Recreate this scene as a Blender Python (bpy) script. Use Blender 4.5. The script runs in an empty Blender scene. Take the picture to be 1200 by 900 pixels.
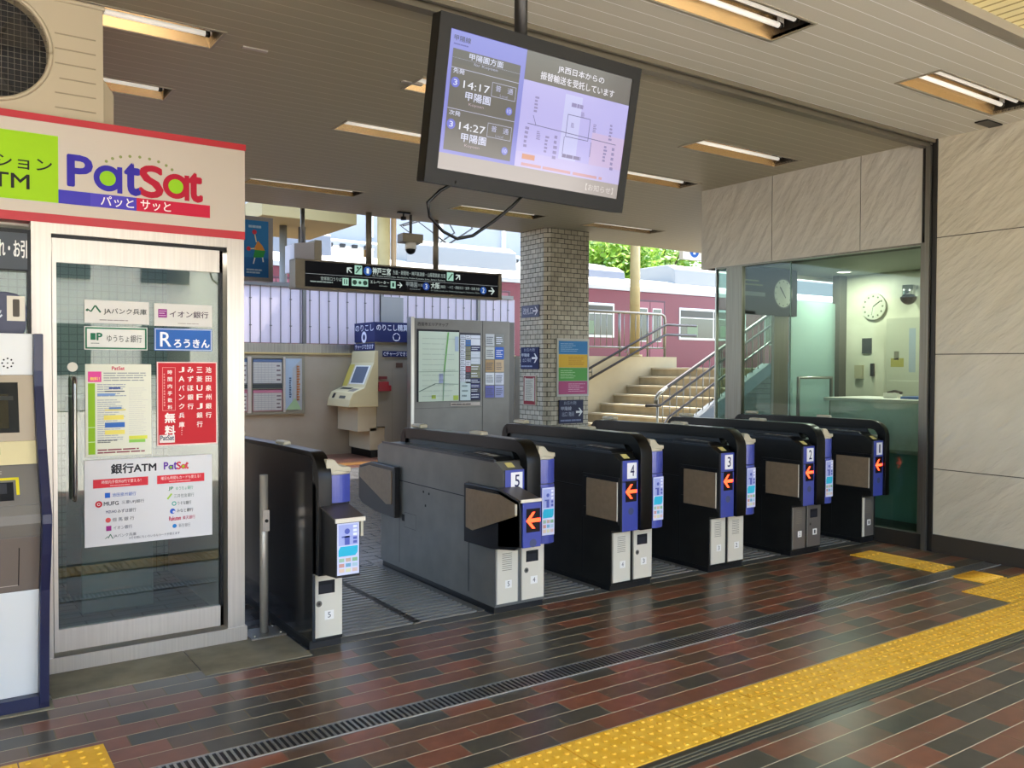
import bpy, bmesh, math, random
from mathutils import Vector, Matrix
random.seed(7)
scene = bpy.context.scene
COL = scene.collection
R_ = math.radians

# ---------------------------------------------------------------- camera, sky, sun, exposure
cam_d = bpy.data.cameras.new('camera'); cam = bpy.data.objects.new('camera', cam_d); COL.objects.link(cam)
def cam_matrix(yaw, pitch, roll):
    f = Vector((math.sin(yaw)*math.cos(pitch), math.cos(yaw)*math.cos(pitch), -math.sin(pitch)))
    r = Vector((math.cos(yaw), -math.sin(yaw), 0)); d = f.cross(r)
    c, s = math.cos(roll), math.sin(roll)
    r2 = c*r + s*d; d2 = -s*r + c*d
    m = Matrix((r2, -d2, -f)).transposed().to_4x4(); m.translation = (0, 0, 1.55)
    return m
cam.matrix_world = cam_matrix(R_(34.58), R_(1.195), R_(-0.238))
cam_d.sensor_width = 36; cam_d.lens = 998.9/1200*36; cam_d.clip_start = 0.05; cam_d.clip_end = 500
scene.camera = cam
scene.view_settings.view_transform = 'Standard'; scene.view_settings.look = 'None'
scene.view_settings.gamma = 1.0; scene.view_settings.use_curve_mapping = False
scene.view_settings.exposure = 2.2
scene.cycles.use_denoising = True
scene.cycles.max_bounces = 10; scene.cycles.diffuse_bounces = 6; scene.cycles.glossy_bounces = 5
scene.cycles.transparent_max_bounces = 12; scene.cycles.caustics_reflective = False; scene.cycles.caustics_refractive = False
scene.cycles.sample_clamp_indirect = 6.0

world = bpy.data.worlds.new('sky'); scene.world = world; world.use_nodes = True
wn = world.node_tree; bg = wn.nodes['Background']
sky = wn.nodes.new('ShaderNodeTexSky'); sky.sky_type = 'NISHITA'; sky.sun_disc = False
sky.sun_elevation = R_(58); sky.sun_rotation = R_(65); sky.air_density = 1.0; sky.dust_density = 2.5
wn.links.new(sky.outputs[0], bg.inputs[0]); bg.inputs[1].default_value = 0.30
sun_d = bpy.data.lights.new('sun', 'SUN'); sun_d.energy = 4.2; sun_d.angle = R_(0.6); sun_d.color = (1, .95, .86)
sun = bpy.data.objects.new('sun', sun_d); COL.objects.link(sun)
sun.rotation_euler = Vector((-.86, -.26, -1.45)).to_track_quat('-Z', 'Y').to_euler()

# ---------------------------------------------------------------- materials
def lin(h):
    if isinstance(h, (tuple, list)): return (*h[:3], 1)
    h = h.lstrip('#'); o = []
    for i in (0, 2, 4):
        c = int(h[i:i+2], 16)/255; o.append(c/12.92 if c <= .04045 else ((c+.055)/1.055)**2.4)
    return (*o, 1)
MATS = {}
def mat(name, col='#808080', rough=.5, metal=0.0, emit=0.0, spec=None, coat=0.0):
    if name in MATS: return MATS[name]
    m = bpy.data.materials.new(name); m.use_nodes = True; b = m.node_tree.nodes['Principled BSDF']
    b.inputs['Base Color'].default_value = lin(col); b.inputs['Roughness'].default_value = rough
    b.inputs['Metallic'].default_value = metal
    if spec is not None: b.inputs['Specular IOR Level'].default_value = spec
    if coat: b.inputs['Coat Weight'].default_value = coat; b.inputs['Coat Roughness'].default_value = .08
    if emit: b.inputs['Emission Color'].default_value = lin(col); b.inputs['Emission Strength'].default_value = emit
    MATS[name] = m; return m
def ink(col): return mat('ink_' + col.lstrip('#').lower(), col, .55, spec=.25)
def glow(col, e=1.0):
    n = 'glow_%s_%s' % (col.lstrip('#').lower(), e)
    if n in MATS: return MATS[n]
    m = mat(n, col, .12, 0, e); m.node_tree.nodes['Principled BSDF'].inputs['Base Color'].default_value = (.02, .02, .02, 1)
    return m
def nodes(m): return m.node_tree.nodes, m.node_tree.links, m.node_tree.nodes['Principled BSDF']
def noisy(name, c1, c2, scale, rough=.5, metal=0, stretch=(1, 1, 1), bump=0.0, bdist=.01, rotx=0, detail=6, lo=.35, hi=.65, spec=None, coat=0):
    m = mat(name, c1, rough, metal, spec=spec, coat=coat); n, l, b = nodes(m)
    tc = n.new('ShaderNodeTexCoord'); mp = n.new('ShaderNodeMapping'); mp.inputs['Scale'].default_value = stretch
    if rotx: mp.vector_type = 'TEXTURE'; mp.inputs['Scale'].default_value = [1/q for q in stretch]; mp.inputs['Rotation'].default_value = (R_(rotx), 0, 0)
    nz = n.new('ShaderNodeTexNoise'); nz.inputs['Scale'].default_value = scale; nz.inputs['Detail'].default_value = detail
    cr = n.new('ShaderNodeValToRGB'); cr.color_ramp.elements[0].position = lo; cr.color_ramp.elements[1].position = hi
    cr.color_ramp.elements[0].color = lin(c1); cr.color_ramp.elements[1].color = lin(c2)
    l.new(tc.outputs['Object'], mp.inputs[0]); l.new(mp.outputs[0], nz.inputs[0]); l.new(nz.outputs[0], cr.inputs[0]); l.new(cr.outputs[0], b.inputs['Base Color'])
    if bump:
        bp = n.new('ShaderNodeBump'); bp.inputs['Strength'].default_value = bump; bp.inputs['Distance'].default_value = bdist
        l.new(nz.outputs[0], bp.inputs['Height']); l.new(bp.outputs[0], b.inputs['Normal'])
    return m
def glass(name, tint='#e8f2ee', refl=1.0, rough=0.0):
    if name in MATS: return MATS[name]
    m = bpy.data.materials.new(name); m.use_nodes = True; n, l = m.node_tree.nodes, m.node_tree.links
    n.clear(); o = n.new('ShaderNodeOutputMaterial'); mx = n.new('ShaderNodeMixShader'); t = n.new('ShaderNodeBsdfTransparent'); g = n.new('ShaderNodeBsdfGlossy')
    t.inputs[0].default_value = lin(tint); g.inputs['Roughness'].default_value = rough
    f = n.new('ShaderNodeFresnel'); ge = n.new('ShaderNodeNewGeometry'); io = n.new('ShaderNodeMapRange'); io.inputs[3].default_value = 1.5; io.inputs[4].default_value = 1/1.5
    l.new(ge.outputs['Backfacing'], io.inputs[0]); l.new(io.outputs[0], f.inputs[0])
    mu = n.new('ShaderNodeMath'); mu.operation = 'MULTIPLY'; mu.inputs[1].default_value = refl; mu.use_clamp = True
    l.new(f.outputs[0], mu.inputs[0]); l.new(mu.outputs[0], mx.inputs[0]); l.new(t.outputs[0], mx.inputs[1]); l.new(g.outputs[0], mx.inputs[2]); l.new(mx.outputs[0], o.inputs[0])
    MATS[name] = m; return m
def brick_mat(name, ramp, mortar, bw, rh, msize, offset=.5, rough=.4, axis='XY', bump=.3, rowline=None, shift=(0, 0)):
    m = mat(name, '#808080', rough); n, l, b = nodes(m)
    tc = n.new('ShaderNodeTexCoord'); sp = n.new('ShaderNodeSeparateXYZ'); cb = n.new('ShaderNodeCombineXYZ')
    l.new(tc.outputs['Object'], sp.inputs[0])
    for k, a in enumerate(axis):
        ad = n.new('ShaderNodeMath'); ad.inputs[1].default_value = shift[k]; l.new(sp.outputs[a], ad.inputs[0]); l.new(ad.outputs[0], cb.inputs[k])
    bt = n.new('ShaderNodeTexBrick'); bt.offset = offset; bt.inputs['Scale'].default_value = 1
    bt.inputs['Brick Width'].default_value = bw; bt.inputs['Row Height'].default_value = rh
    bt.inputs['Mortar Size'].default_value = msize; bt.inputs['Mortar Smooth'].default_value = .1
    bt.inputs['Color1'].default_value = (0, 0, 0, 1); bt.inputs['Color2'].default_value = (1, 1, 1, 1); bt.inputs['Mortar'].default_value = (.5, .5, .5, 1)
    l.new(cb.outputs[0], bt.inputs['Vector'])
    cr = n.new('ShaderNodeValToRGB'); cr.color_ramp.interpolation = 'CONSTANT' if len(ramp) > 2 else 'LINEAR'
    while len(cr.color_ramp.elements) < len(ramp): cr.color_ramp.elements.new(.5)
    for e, (p, c) in zip(cr.color_ramp.elements, ramp): e.position = p; e.color = lin(c)
    l.new(bt.outputs['Color'], cr.inputs[0])
    nz = n.new('ShaderNodeTexNoise'); nz.inputs['Scale'].default_value = 9; nz.inputs['Detail'].default_value = 5; l.new(tc.outputs['Object'], nz.inputs[0])
    mr = n.new('ShaderNodeMapRange'); mr.inputs[1].default_value = .3; mr.inputs[2].default_value = .7; mr.inputs[3].default_value = .82; mr.inputs[4].default_value = 1.15
    l.new(nz.outputs[0], mr.inputs[0])
    vm = n.new('ShaderNodeVectorMath'); vm.operation = 'SCALE'; l.new(cr.outputs[0], vm.inputs[0]); l.new(mr.outputs[0], vm.inputs['Scale'])
    mx = n.new('ShaderNodeMixRGB'); l.new(bt.outputs['Fac'], mx.inputs[0]); l.new(vm.outputs[0], mx.inputs[1]); mx.inputs[2].default_value = lin(mortar)
    if rowline:                                   # pale pointing along the rows
        dv = n.new('ShaderNodeMath'); dv.operation = 'DIVIDE'; dv.inputs[1].default_value = rh
        s2 = n.new('ShaderNodeSeparateXYZ'); l.new(cb.outputs[0], s2.inputs[0]); l.new(s2.outputs['Y'], dv.inputs[0])
        pp = n.new('ShaderNodeMath'); pp.operation = 'PINGPONG'; pp.inputs[1].default_value = .5; l.new(dv.outputs[0], pp.inputs[0])
        lt = n.new('ShaderNodeMath'); lt.operation = 'LESS_THAN'; lt.inputs[1].default_value = .022; l.new(pp.outputs[0], lt.inputs[0])
        m2 = n.new('ShaderNodeMixRGB'); l.new(lt.outputs[0], m2.inputs[0]); l.new(mx.outputs[0], m2.inputs[1]); m2.inputs[2].default_value = lin(rowline); mx = m2
    l.new(mx.outputs[0], b.inputs['Base Color'])
    ra = n.new('ShaderNodeMapRange'); ra.inputs[3].default_value = rough; ra.inputs[4].default_value = .9; l.new(bt.outputs['Fac'], ra.inputs[0]); l.new(ra.outputs[0], b.inputs['Roughness'])
    iv = n.new('ShaderNodeMath'); iv.operation = 'SUBTRACT'; iv.inputs[0].default_value = 1; l.new(bt.outputs['Fac'], iv.inputs[1])
    bp = n.new('ShaderNodeBump'); bp.inputs['Strength'].default_value = bump; bp.inputs['Distance'].default_value = .004; l.new(iv.outputs[0], bp.inputs['Height']); l.new(bp.outputs[0], b.inputs['Normal'])
    return m
def line_mat(name, base, line, pitch, frac, axis='Y', rough=.5, bump=.4, metal=0, spec=None, both=None):
    """a surface ruled with lines at a fixed pitch along one axis"""
    m = mat(name, base, rough, metal, spec=spec); n, l, b = nodes(m)
    tc = n.new('ShaderNodeTexCoord'); sp = n.new('ShaderNodeSeparateXYZ'); l.new(tc.outputs['Object'], sp.inputs[0])
    def rule(ax, p, fr):
        d = n.new('ShaderNodeMath'); d.operation = 'DIVIDE'; d.inputs[1].default_value = p; l.new(sp.outputs[ax], d.inputs[0])
        f = n.new('ShaderNodeMath'); f.operation = 'FRACT'; l.new(d.outputs[0], f.inputs[0])
        c = n.new('ShaderNodeMath'); c.operation = 'LESS_THAN'; c.inputs[1].default_value = fr; l.new(f.outputs[0], c.inputs[0]); return c
    c = rule(axis, pitch, frac)
    if both:
        c2 = rule(both[0], both[1], both[2]); mxx = n.new('ShaderNodeMath'); mxx.operation = 'MAXIMUM'; l.new(c.outputs[0], mxx.inputs[0]); l.new(c2.outputs[0], mxx.inputs[1]); c = mxx
    mx = n.new('ShaderNodeMixRGB'); mx.inputs[1].default_value = lin(base); mx.inputs[2].default_value = lin(line)
    l.new(c.outputs[0], mx.inputs[0]); l.new(mx.outputs[0], b.inputs['Base Color'])
    iv = n.new('ShaderNodeMath'); iv.operation = 'SUBTRACT'; iv.inputs[0].default_value = 1; l.new(c.outputs[0], iv.inputs[1])
    bp = n.new('ShaderNodeBump'); bp.inputs['Strength'].default_value = bump; bp.inputs['Distance'].default_value = .005
    l.new(iv.outputs[0], bp.inputs['Height']); l.new(bp.outputs[0], b.inputs['Normal'])
    return m

M_black = mat('gloss_black', '#040404', .3, spec=.28)
M_gatebody = noisy('gate_body', '#1e1e1d', '#262624', 6, .38, .35, bump=0)
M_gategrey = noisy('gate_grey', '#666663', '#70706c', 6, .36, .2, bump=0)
M_gatedark = mat('gate_dark', '#0e0f11', .45)
M_gaterim = mat('gate_rim', '#45494f', .3, .6)
M_blue = mat('gate_blue', '#3c489c', .3, coat=.3)
M_bronze = noisy('bronze_flap', '#7c6c58', '#84735e', 30, .45)
M_cream = mat('cream_panel', '#d9d3c2', .4)
M_beigecap = mat('beige_cap', '#b5ae98', .4)
M_steel = noisy('brushed_steel', '#9a9a96', '#b4b3ad', 3, .32, .9, (40, 40, .6))
M_postst = noisy('post_steel', '#6f6c62', '#7c7970', 3, .35, .7, (40, 40, .6))
M_alu = noisy('aluminium', '#bbb4aa', '#c6bfb5', 3, .34, .55, (30, 30, .6))
M_chrome = mat('chrome', '#c8c8c4', .14, 1)
M_darkmetal = mat('dark_metal', '#2b2926', .4, .4)
M_white = mat('white_paint', '#e6e3da', .45)
M_red = mat('red_stripe', '#b01525', .4)
M_tube = mat('lamp_tube', '#fff8ea', .3, emit=.10)
M_refl = mat('lamp_reflector', '#d8b27c', .25, .8)  # warm tint painted in for the brick floor mirrored in the metal
M_marble = noisy('marble_wall', '#c2bba6', '#cdc6b2', 4.2, .38, 0, (1, .7, 2.6), bump=.9, bdist=.03, detail=7, rotx=-38, lo=.3, hi=.7)
M_marble_dk = noisy('marble_lintel', '#bab6aa', '#c8c4b8', 4.0, .38, 0, (1, .7, 2.4), bump=.8, bdist=.03, detail=7, rotx=-58, lo=.3, hi=.7)
M_beigewall = noisy('beige_plaster', '#9c917a', '#a99e87', 1.2, .8, bump=.05)
M_yellow = noisy('tactile_yellow', '#e8b02a', '#f2c040', 14, .5, bump=.08)
M_concrete = noisy('stone_slab', '#6e6856', '#8a8470', 5, .75, bump=.25)
M_navy = mat('navy_paint', '#1c2140', .35)
M_navysign = ink('#1d2550')
M_screen_dark = mat('screen_dark', '#1a1c18', .12)
M_glass = glass('clear_glass', '#dfeae4', .42)
M_doorglass = glass('door_glass', '#cfdcd6', 2.2)

# ---------------------------------------------------------------- mesh helpers
def tag(o, label, cat, group=None, kind=None):
    o['label'] = label; o['category'] = cat
    if group: o['group'] = group
    if kind: o['kind'] = kind
    return o
def root(name, loc, label, cat, group=None):
    o = bpy.data.objects.new(name, None); COL.objects.link(o); o.location = loc; o.empty_display_size = .1
    tag(o, label, cat, group); o['_w'] = list(loc); return o
def wloc(p):
    v = Vector((0, 0, 0))
    while p is not None: v = v + Vector(p.location); p = p.parent
    return v
class MB:
    """collects shapes (world coordinates) and links them as ONE mesh object"""
    def __init__(s): s.bm = bmesh.new(); s.mats = []; s.M = None
    def mi(s, m):
        if m not in s.mats: s.mats.append(m)
        return s.mats.index(m)
    def face(s, pts, m, smooth=False):
        try: f = s.bm.faces.new([s.bm.verts.new(p) for p in pts])
        except ValueError: return
        f.material_index = s.mi(m); f.smooth = smooth; return f
    def hexa(s, b, t, m):
        v = [s.bm.verts.new(p) for p in list(b) + list(t)]; k = s.mi(m); n = len(b); fs = []
        fs.append(s.bm.faces.new(v[:n][::-1])); fs.append(s.bm.faces.new(v[n:]))
        for i in range(n): fs.append(s.bm.faces.new((v[i], v[(i+1) % n], v[n+(i+1) % n], v[n+i])))
        for f in fs: f.material_index = k
        return fs
    def box(s, x0, x1, y0, y1, z0, z1, m):
        s.hexa([(x0, y0, z0), (x1, y0, z0), (x1, y1, z0), (x0, y1, z0)], [(x0, y0, z1), (x1, y0, z1), (x1, y1, z1), (x0, y1, z1)], m); return s
    def prism(s, prof, axis, a, b, m):
        """profile of 2D points extruded along an axis: X -> (y,z), Y -> (x,z), Z -> (x,y)"""
        f = {'X': lambda p, t: (t, p[0], p[1]), 'Y': lambda p, t: (p[0], t, p[1]), 'Z': lambda p, t: (p[0], p[1], t)}[axis]
        s.hexa([f(p, a) for p in prof], [f(p, b) for p in prof], m); return s
    def cyl(s, p0, p1, r, m, seg=16, r2=None, smooth=True):
        p0, p1 = Vector(p0), Vector(p1); d = (p1-p0).normalized(); u = d.orthogonal().normalized(); w = d.cross(u); r2 = r if r2 is None else r2
        A = [s.bm.verts.new(p0 + r*(math.cos(t)*u + math.sin(t)*w)) for t in [2*math.pi*i/seg for i in range(seg)]]
        B = [s.bm.verts.new(p1 + r2*(math.cos(t)*u + math.sin(t)*w)) for t in [2*math.pi*i/seg for i in range(seg)]]
        k = s.mi(m)
        for i in range(seg):
            f = s.bm.faces.new((A[i], A[(i+1) % seg], B[(i+1) % seg], B[i])); f.smooth = smooth; f.material_index = k
        f = s.bm.faces.new(A[::-1]); f.material_index = k; f = s.bm.faces.new(B); f.material_index = k
        return s
    def tube(s, pts, r, m, seg=8):
        pts = [Vector(p) for p in pts]; k = s.mi(m); rings = []; u = None
        for i, p in enumerate(pts):
            d = (pts[min(i+1, len(pts)-1)] - pts[max(i-1, 0)]).normalized()
            u = d.orthogonal().normalized() if u is None else (u - d*u.dot(d)).normalized()
            w = d.cross(u); rings.append([s.bm.verts.new(p + r*(math.cos(2*math.pi*j/seg)*u + math.sin(2*math.pi*j/seg)*w)) for j in range(seg)])
        for a, b in zip(rings, rings[1:]):
            for j in range(seg):
                f = s.bm.faces.new((a[j], a[(j+1) % seg], b[(j+1) % seg], b[j])); f.smooth = True; f.material_index = k
        for rg in (rings[0][::-1], rings[-1]): f = s.bm.faces.new(rg); f.material_index = k
        return s
    def ribbon(s, pts, x0, x1, th, m):
        """band of width x0..x1 swept along a path in the YZ plane, th thick towards the inside"""
        n = len(pts); k = s.mi(m); out = []; inn = []
        for i, (y, z) in enumerate(pts):
            a = Vector(pts[max(i-1, 0)]); b = Vector(pts[min(i+1, n-1)]); d = (b-a).normalized(); nn = Vector((d.y, -d.x))
            out.append((y, z)); inn.append((y + nn.x*th, z + nn.y*th))
        rows = [[s.bm.verts.new((x, p[0], p[1])) for p in q] for (x, q) in ((x0, out), (x1, out), (x1, inn), (x0, inn))]
        for i in range(n-1):
            for j in range(4):
                f = s.bm.faces.new((rows[j][i], rows[j][i+1], rows[(j+1) % 4][i+1], rows[(j+1) % 4][i])); f.material_index = k; f.smooth = j in (0, 2)
        for i in (0, n-1):
            f = s.bm.faces.new([rows[j][i] for j in range(4)]); f.material_index = k
        return s
    def sphere(s, c, r, m, seg=16, rings=10, z0=-1, sx=1, sy=1, sz=1):
        c = Vector(c); k = s.mi(m); g = []
        for i in range(rings+1):
            t = math.asin(max(-1, z0)) + (math.pi/2 - math.asin(max(-1, z0)))*i/rings
            g.append([s.bm.verts.new(c + Vector((sx*r*math.cos(t)*math.cos(a), sy*r*math.cos(t)*math.sin(a), sz*r*math.sin(t)))) for a in [2*math.pi*j/seg for j in range(seg)]])
        for a, b in zip(g, g[1:]):
            for j in range(seg):
                f = s.bm.faces.new((a[j], a[(j+1) % seg], b[(j+1) % seg], b[j])); f.smooth = True; f.material_index = k
        return s
    def build(s, name, parent=None, bevel=0.0, seg=2, kind=None, weld=False):
        off = wloc(parent) if parent else Vector((0, 0, 0))
        if weld: bmesh.ops.remove_doubles(s.bm, verts=s.bm.verts, dist=1e-5)
        bmesh.ops.recalc_face_normals(s.bm, faces=s.bm.faces)
        if parent: bmesh.ops.translate(s.bm, verts=s.bm.verts, vec=-off)
        me = bpy.data.meshes.new(name); s.bm.to_mesh(me); s.bm.free()
        for m in s.mats: me.materials.append(m)
        o = bpy.data.objects.new(name, me); COL.objects.link(o)
        if parent: o.parent = parent
        if bevel:
            b = o.modifiers.new('bevel', 'BEVEL'); b.width = bevel; b.segments = seg; b.limit_method = 'ANGLE'; b.angle_limit = R_(40)
        if kind: o['kind'] = kind
        return o
_tcache = {}
def text_geo(s, bold=0.0):
    key = (s, bold)
    if key not in _tcache:
        cu = bpy.data.curves.new('t', 'FONT'); cu.body = s; cu.size = 1; cu.resolution_u = 3; cu.fill_mode = 'FRONT'
        o = bpy.data.objects.new('t', cu); COL.objects.link(o)
        me = bpy.data.meshes.new_from_object(o)
        V = [(v.co.x, v.co.y) for v in me.vertices]; F = [tuple(p.vertices) for p in me.polygons]
        bpy.data.objects.remove(o); bpy.data.curves.remove(cu); bpy.data.meshes.remove(me)
        if not V: V = [(0, 0), (1, 0), (1, 1)]; F = [(0, 1, 2)]
        _tcache[key] = (V, F)
    return _tcache[key]
class Art:
    """flat printed artwork: layered shapes and lettering on one plane, ONE mesh"""
    def __init__(s, origin, U=(1, 0, 0), V=(0, 0, 1), glowing=0.0, step=.0006):
        s.o = Vector(origin); s.U = Vector(U); s.V = Vector(V); s.N = s.U.cross(s.V).normalized(); s.b = MB(); s.step = step; s.g = glowing; s.n = 1
    def m(s, c): return c if not isinstance(c, str) else (glow(c, s.g) if s.g else ink(c))
    def P(s, u, v, l): return s.o + s.U*u + s.V*v + s.N*(s.step*l)
    def poly(s, pts, c, l=None):
        l = s.n if l is None else l; s.b.face([s.P(u, v, l) for u, v in pts], s.m(c)); return s
    def rect(s, u0, v0, u1, v1, c, l=None): return s.poly([(u0, v0), (u1, v0), (u1, v1), (u0, v1)], c, l)
    def frame(s, u0, v0, u1, v1, t, c, l=None):
        s.rect(u0, v0, u1, v0+t, c, l); s.rect(u0, v1-t, u1, v1, c, l); s.rect(u0, v0+t, u0+t, v1-t, c, l); s.rect(u1-t, v0+t, u1, v1-t, c, l); return s
    def disc(s, u, v, r, c, l=None, ry=None, n=24):
        ry = r if ry is None else ry; return s.poly([(u+r*math.cos(2*math.pi*i/n), v+ry*math.sin(2*math.pi*i/n)) for i in range(n)], c, l)
    def ring(s, u, v, r0, r1, c, l=None, n=28, a0=0, a1=360):
        n = max(3, int(n*(a1-a0)/360))
        for i in range(n):
            a, b = R_(a0+(a1-a0)*i/n), R_(a0+(a1-a0)*(i+1)/n)
            s.poly([(u+r0*math.cos(a), v+r0*math.sin(a)), (u+r1*math.cos(a), v+r1*math.sin(a)), (u+r1*math.cos(b), v+r1*math.sin(b)), (u+r0*math.cos(b), v+r0*math.sin(b))], c, l)
        return s
    def line(s, u0, v0, u1, v1, t, c, l=None):
        d = Vector((u1-u0, v1-v0)).normalized()*t/2; return s.poly([(u0-d.y, v0+d.x), (u0+d.y, v0-d.x), (u1+d.y, v1-d.x), (u1-d.y, v1+d.x)], c, l)
    def rules(s, u0, v0, u1, v1, n, c, l=None, duty=.35):
        """fine print too small to read: broken thin bars"""
        h = (v1-v0)/n
        for i in range(n):
            u = u0
            e = u1 - random.random()*.35*(u1-u0)
            while u < e - 1e-4:
                w = min(e-u, (u1-u0)*(.12+.2*random.random())); s.rect(u, v1-h*(i+.5+duty/2), u+w*.92, v1-h*(i+.5-duty/2), c, l); u += w
        return s
    def text(s, t, u0, v0, u1, v1, c, l=None, bold=0.012):
        """lettering fitted to a box"""
        l = s.n+1 if l is None else l; V, F = text_geo(t, 0)
        a0 = min(p[0] for p in V); a1 = max(p[0] for p in V); b0 = min(p[1] for p in V); b1 = max(p[1] for p in V)
        su = (u1-u0)/max(a1-a0, 1e-4); sv = (v1-v0)/max(b1-b0, 1e-4); k = s.b.mi(s.m(c))
        d = bold*sv; sh = [(0, 0)] if bold < .008 else [(d*math.cos(R_(45*q)), d*math.sin(R_(45*q))) for q in range(4 if bold < .02 else 8)] if bold >= .02 else [(-d, 0), (d, 0), (0, d), (0, -d)]   # heavier strokes: the glyph again, a hair aside
        for q, (du, dv) in enumerate(sh):
            vs = [s.b.bm.verts.new(s.P(u0+(p[0]-a0)*su+du, v0+(p[1]-b0)*sv+dv, l+.1*q)) for p in V]
            for f in F:
                try: fc = s.b.bm.faces.new([vs[i] for i in f]); fc.material_index = k
                except ValueError: pass
        return s
    def vtext(s, t, uc, v1, size, pitch, c, l=None, bold=.02):
        for i, ch in enumerate(t): s.text(ch, uc-size/2, v1-size-pitch*i, uc+size/2, v1-pitch*i, c, l, bold)
        return s
    def arrow(s, u, v, r, c, ang=0, l=None, w=.34):
        """straight arrow pointing along ang degrees"""
        ca, sa = math.cos(R_(ang)), math.sin(R_(ang)); q = lambda x, y: (u+r*(x*ca-y*sa), v+r*(x*sa+y*ca))
        s.poly([q(-1, -w/2), q(.55, -w/2), q(.55, w/2), q(-1, w/2)], c, l)
        s.poly([q(1, 0), q(.1, .95), q(-.28, .95), q(.5, 0)], c, l); s.poly([q(1, 0), q(.5, 0), q(-.28, -.95), q(.1, -.95)], c, l); return s
    def build(s, parent, name='artwork'):
        b = s.b; off = wloc(parent) if parent else Vector((0, 0, 0)); bmesh.ops.translate(b.bm, verts=b.bm.verts, vec=-off)
        me = bpy.data.meshes.new(name); b.bm.to_mesh(me); b.bm.free()
        for m in b.mats: me.materials.append(m)
        o = bpy.data.objects.new(name, me); COL.objects.link(o)
        if parent: o.parent = parent
        return o
def dup(o, loc):
    r = o.copy(); COL.objects.link(r); r.location = loc
    for ch in o.children:
        c = ch.copy(); COL.objects.link(c); c.parent = r
        for g in ch.children: d = g.copy(); COL.objects.link(d); d.parent = c
    return r
FX, FY = (1, 0, 0), (0, 0, 1)                     # a plane facing the street
LX = (0, -1, 0)                                   # a plane facing left (-X)

# ================================================================ SETTING
CZ = 3.466
M_floor = brick_mat('brick_paving', [(0, '#48453a'), (.24, '#5e4836'), (.44, '#744934'), (.74, '#423f35'), (.86, '#7e4c36')], '#776d58', .244, .12, .0024, .45, .30, bump=.3, rowline='#b8ae94', shift=(.05, .022))
M_floor2 = brick_mat('dark_paving', [(0, '#3a3a3b'), (1, '#4a4a4b')], '#111112', .244, .12, .006, .45, .26, bump=.5, shift=(.05, .022))
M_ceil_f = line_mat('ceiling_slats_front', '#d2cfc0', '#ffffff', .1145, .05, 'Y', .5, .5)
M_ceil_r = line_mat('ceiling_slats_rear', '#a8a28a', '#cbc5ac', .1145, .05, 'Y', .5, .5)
M_soffit = line_mat('ribbed_soffit', '#fdf0b4', '#b8a460', .085, .22, 'X', .5, .7)
b = MB(); b.box(-8, 6.985, -2.0, 4.42, -.2, 0, M_floor); b.build('floor', kind='structure')
b = MB(); b.box(-8, 14, 4.42, 12.0, -.2, 0, M_floor2); b.build('floor_concourse', kind='structure')
M_floor3 = brick_mat('brick_paving_rear', [(0, '#5a3526'), (1, '#7a4a34')], '#8a7a66', .23, .1, .003, .5, .4)
b = MB(); b.box(-8, 20, 12.0, 14.2, -.2, 0, M_floor3); b.build('floor_rear', kind='structure')
M_street = noisy('street_paving', '#cbc3b4', '#d8d0c2', .8, .9)
b = MB(); b.box(-40, 50, -45, -2.0, -.25, -.03, M_street); b.build('ground_street', kind='structure')

def holes(x0, x1, y0, y1, hs, m, name):
    xs = sorted({x0, x1, *[h[0] for h in hs], *[h[1] for h in hs]}); ys = sorted({y0, y1, *[h[2] for h in hs], *[h[3] for h in hs]})
    b = MB(); k = b.mi(m)
    for i in range(len(xs)-1):
        for j in range(len(ys)-1):
            cx, cy = (xs[i]+xs[i+1])/2, (ys[j]+ys[j+1])/2
            if any(h[0] < cx < h[1] and h[2] < cy < h[3] for h in hs): continue
            b.box(xs[i], xs[i+1], ys[j], ys[j+1], CZ, CZ+.06, m)
    return b.build(name, kind='structure', weld=False)
LX_ROWS = []   # (x0, y0) of each recessed lamp, 1.26 x .30
for y in (2.99,):  LX_ROWS += [(-2.30, y), (.25, y), (2.84, y), (5.40, y)]
for y in (5.02, 6.25): LX_ROWS += [(-2.36, y), (.18, y), (2.74, y), (5.43, y)]
for y in (7.50, 8.72): LX_ROWS += [(.25, y), (2.76, y), (5.28, y)]
LX_ROWS += [(7.35, 8.72)]
hs = [(x, x+1.26, y, y+.30) for x, y in LX_ROWS]
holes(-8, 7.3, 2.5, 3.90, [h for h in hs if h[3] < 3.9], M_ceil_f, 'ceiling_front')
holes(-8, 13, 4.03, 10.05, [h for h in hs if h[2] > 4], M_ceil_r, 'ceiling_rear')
b = MB(); b.box(-8, 13, -.8, 10.05, CZ+.24, CZ+.4, M_darkmetal); b.box(-8, 13, 9.99, 10.05, CZ+.06, CZ+.24, M_darkmetal); b.build('roof_slab', kind='structure')
b = MB(); b.box(-8, 7.3, -.8, 2.42, CZ+.05, CZ+.1, M_soffit); b.build('ceiling_soffit', kind='structure')
b = MB(); b.box(-8, 7.3, 2.42, 2.5, CZ-.005, CZ+.2, mat('fascia_grey', '#8c8577', .5)); b.build('trim_1', kind='structure')
M_trim = mat('trim_grey', '#77705f', .4, .4)
b = MB(); b.box(-8, 7.02, 3.90, 3.925, CZ-.03, CZ+.2, M_trim); b.box(-8, 7.02, 3.925, 3.965, CZ-.012, CZ+.2, M_darkmetal); b.box(-8, 7.02, 3.965, 4.03, CZ-.05, CZ+.2, M_trim); b.build('trim_2', kind='structure')
b = MB(); b.box(-3, 8, 10.05, 11.5, CZ+.32, CZ+.45, M_darkmetal); b.build('roof_eave', kind='structure')
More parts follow.
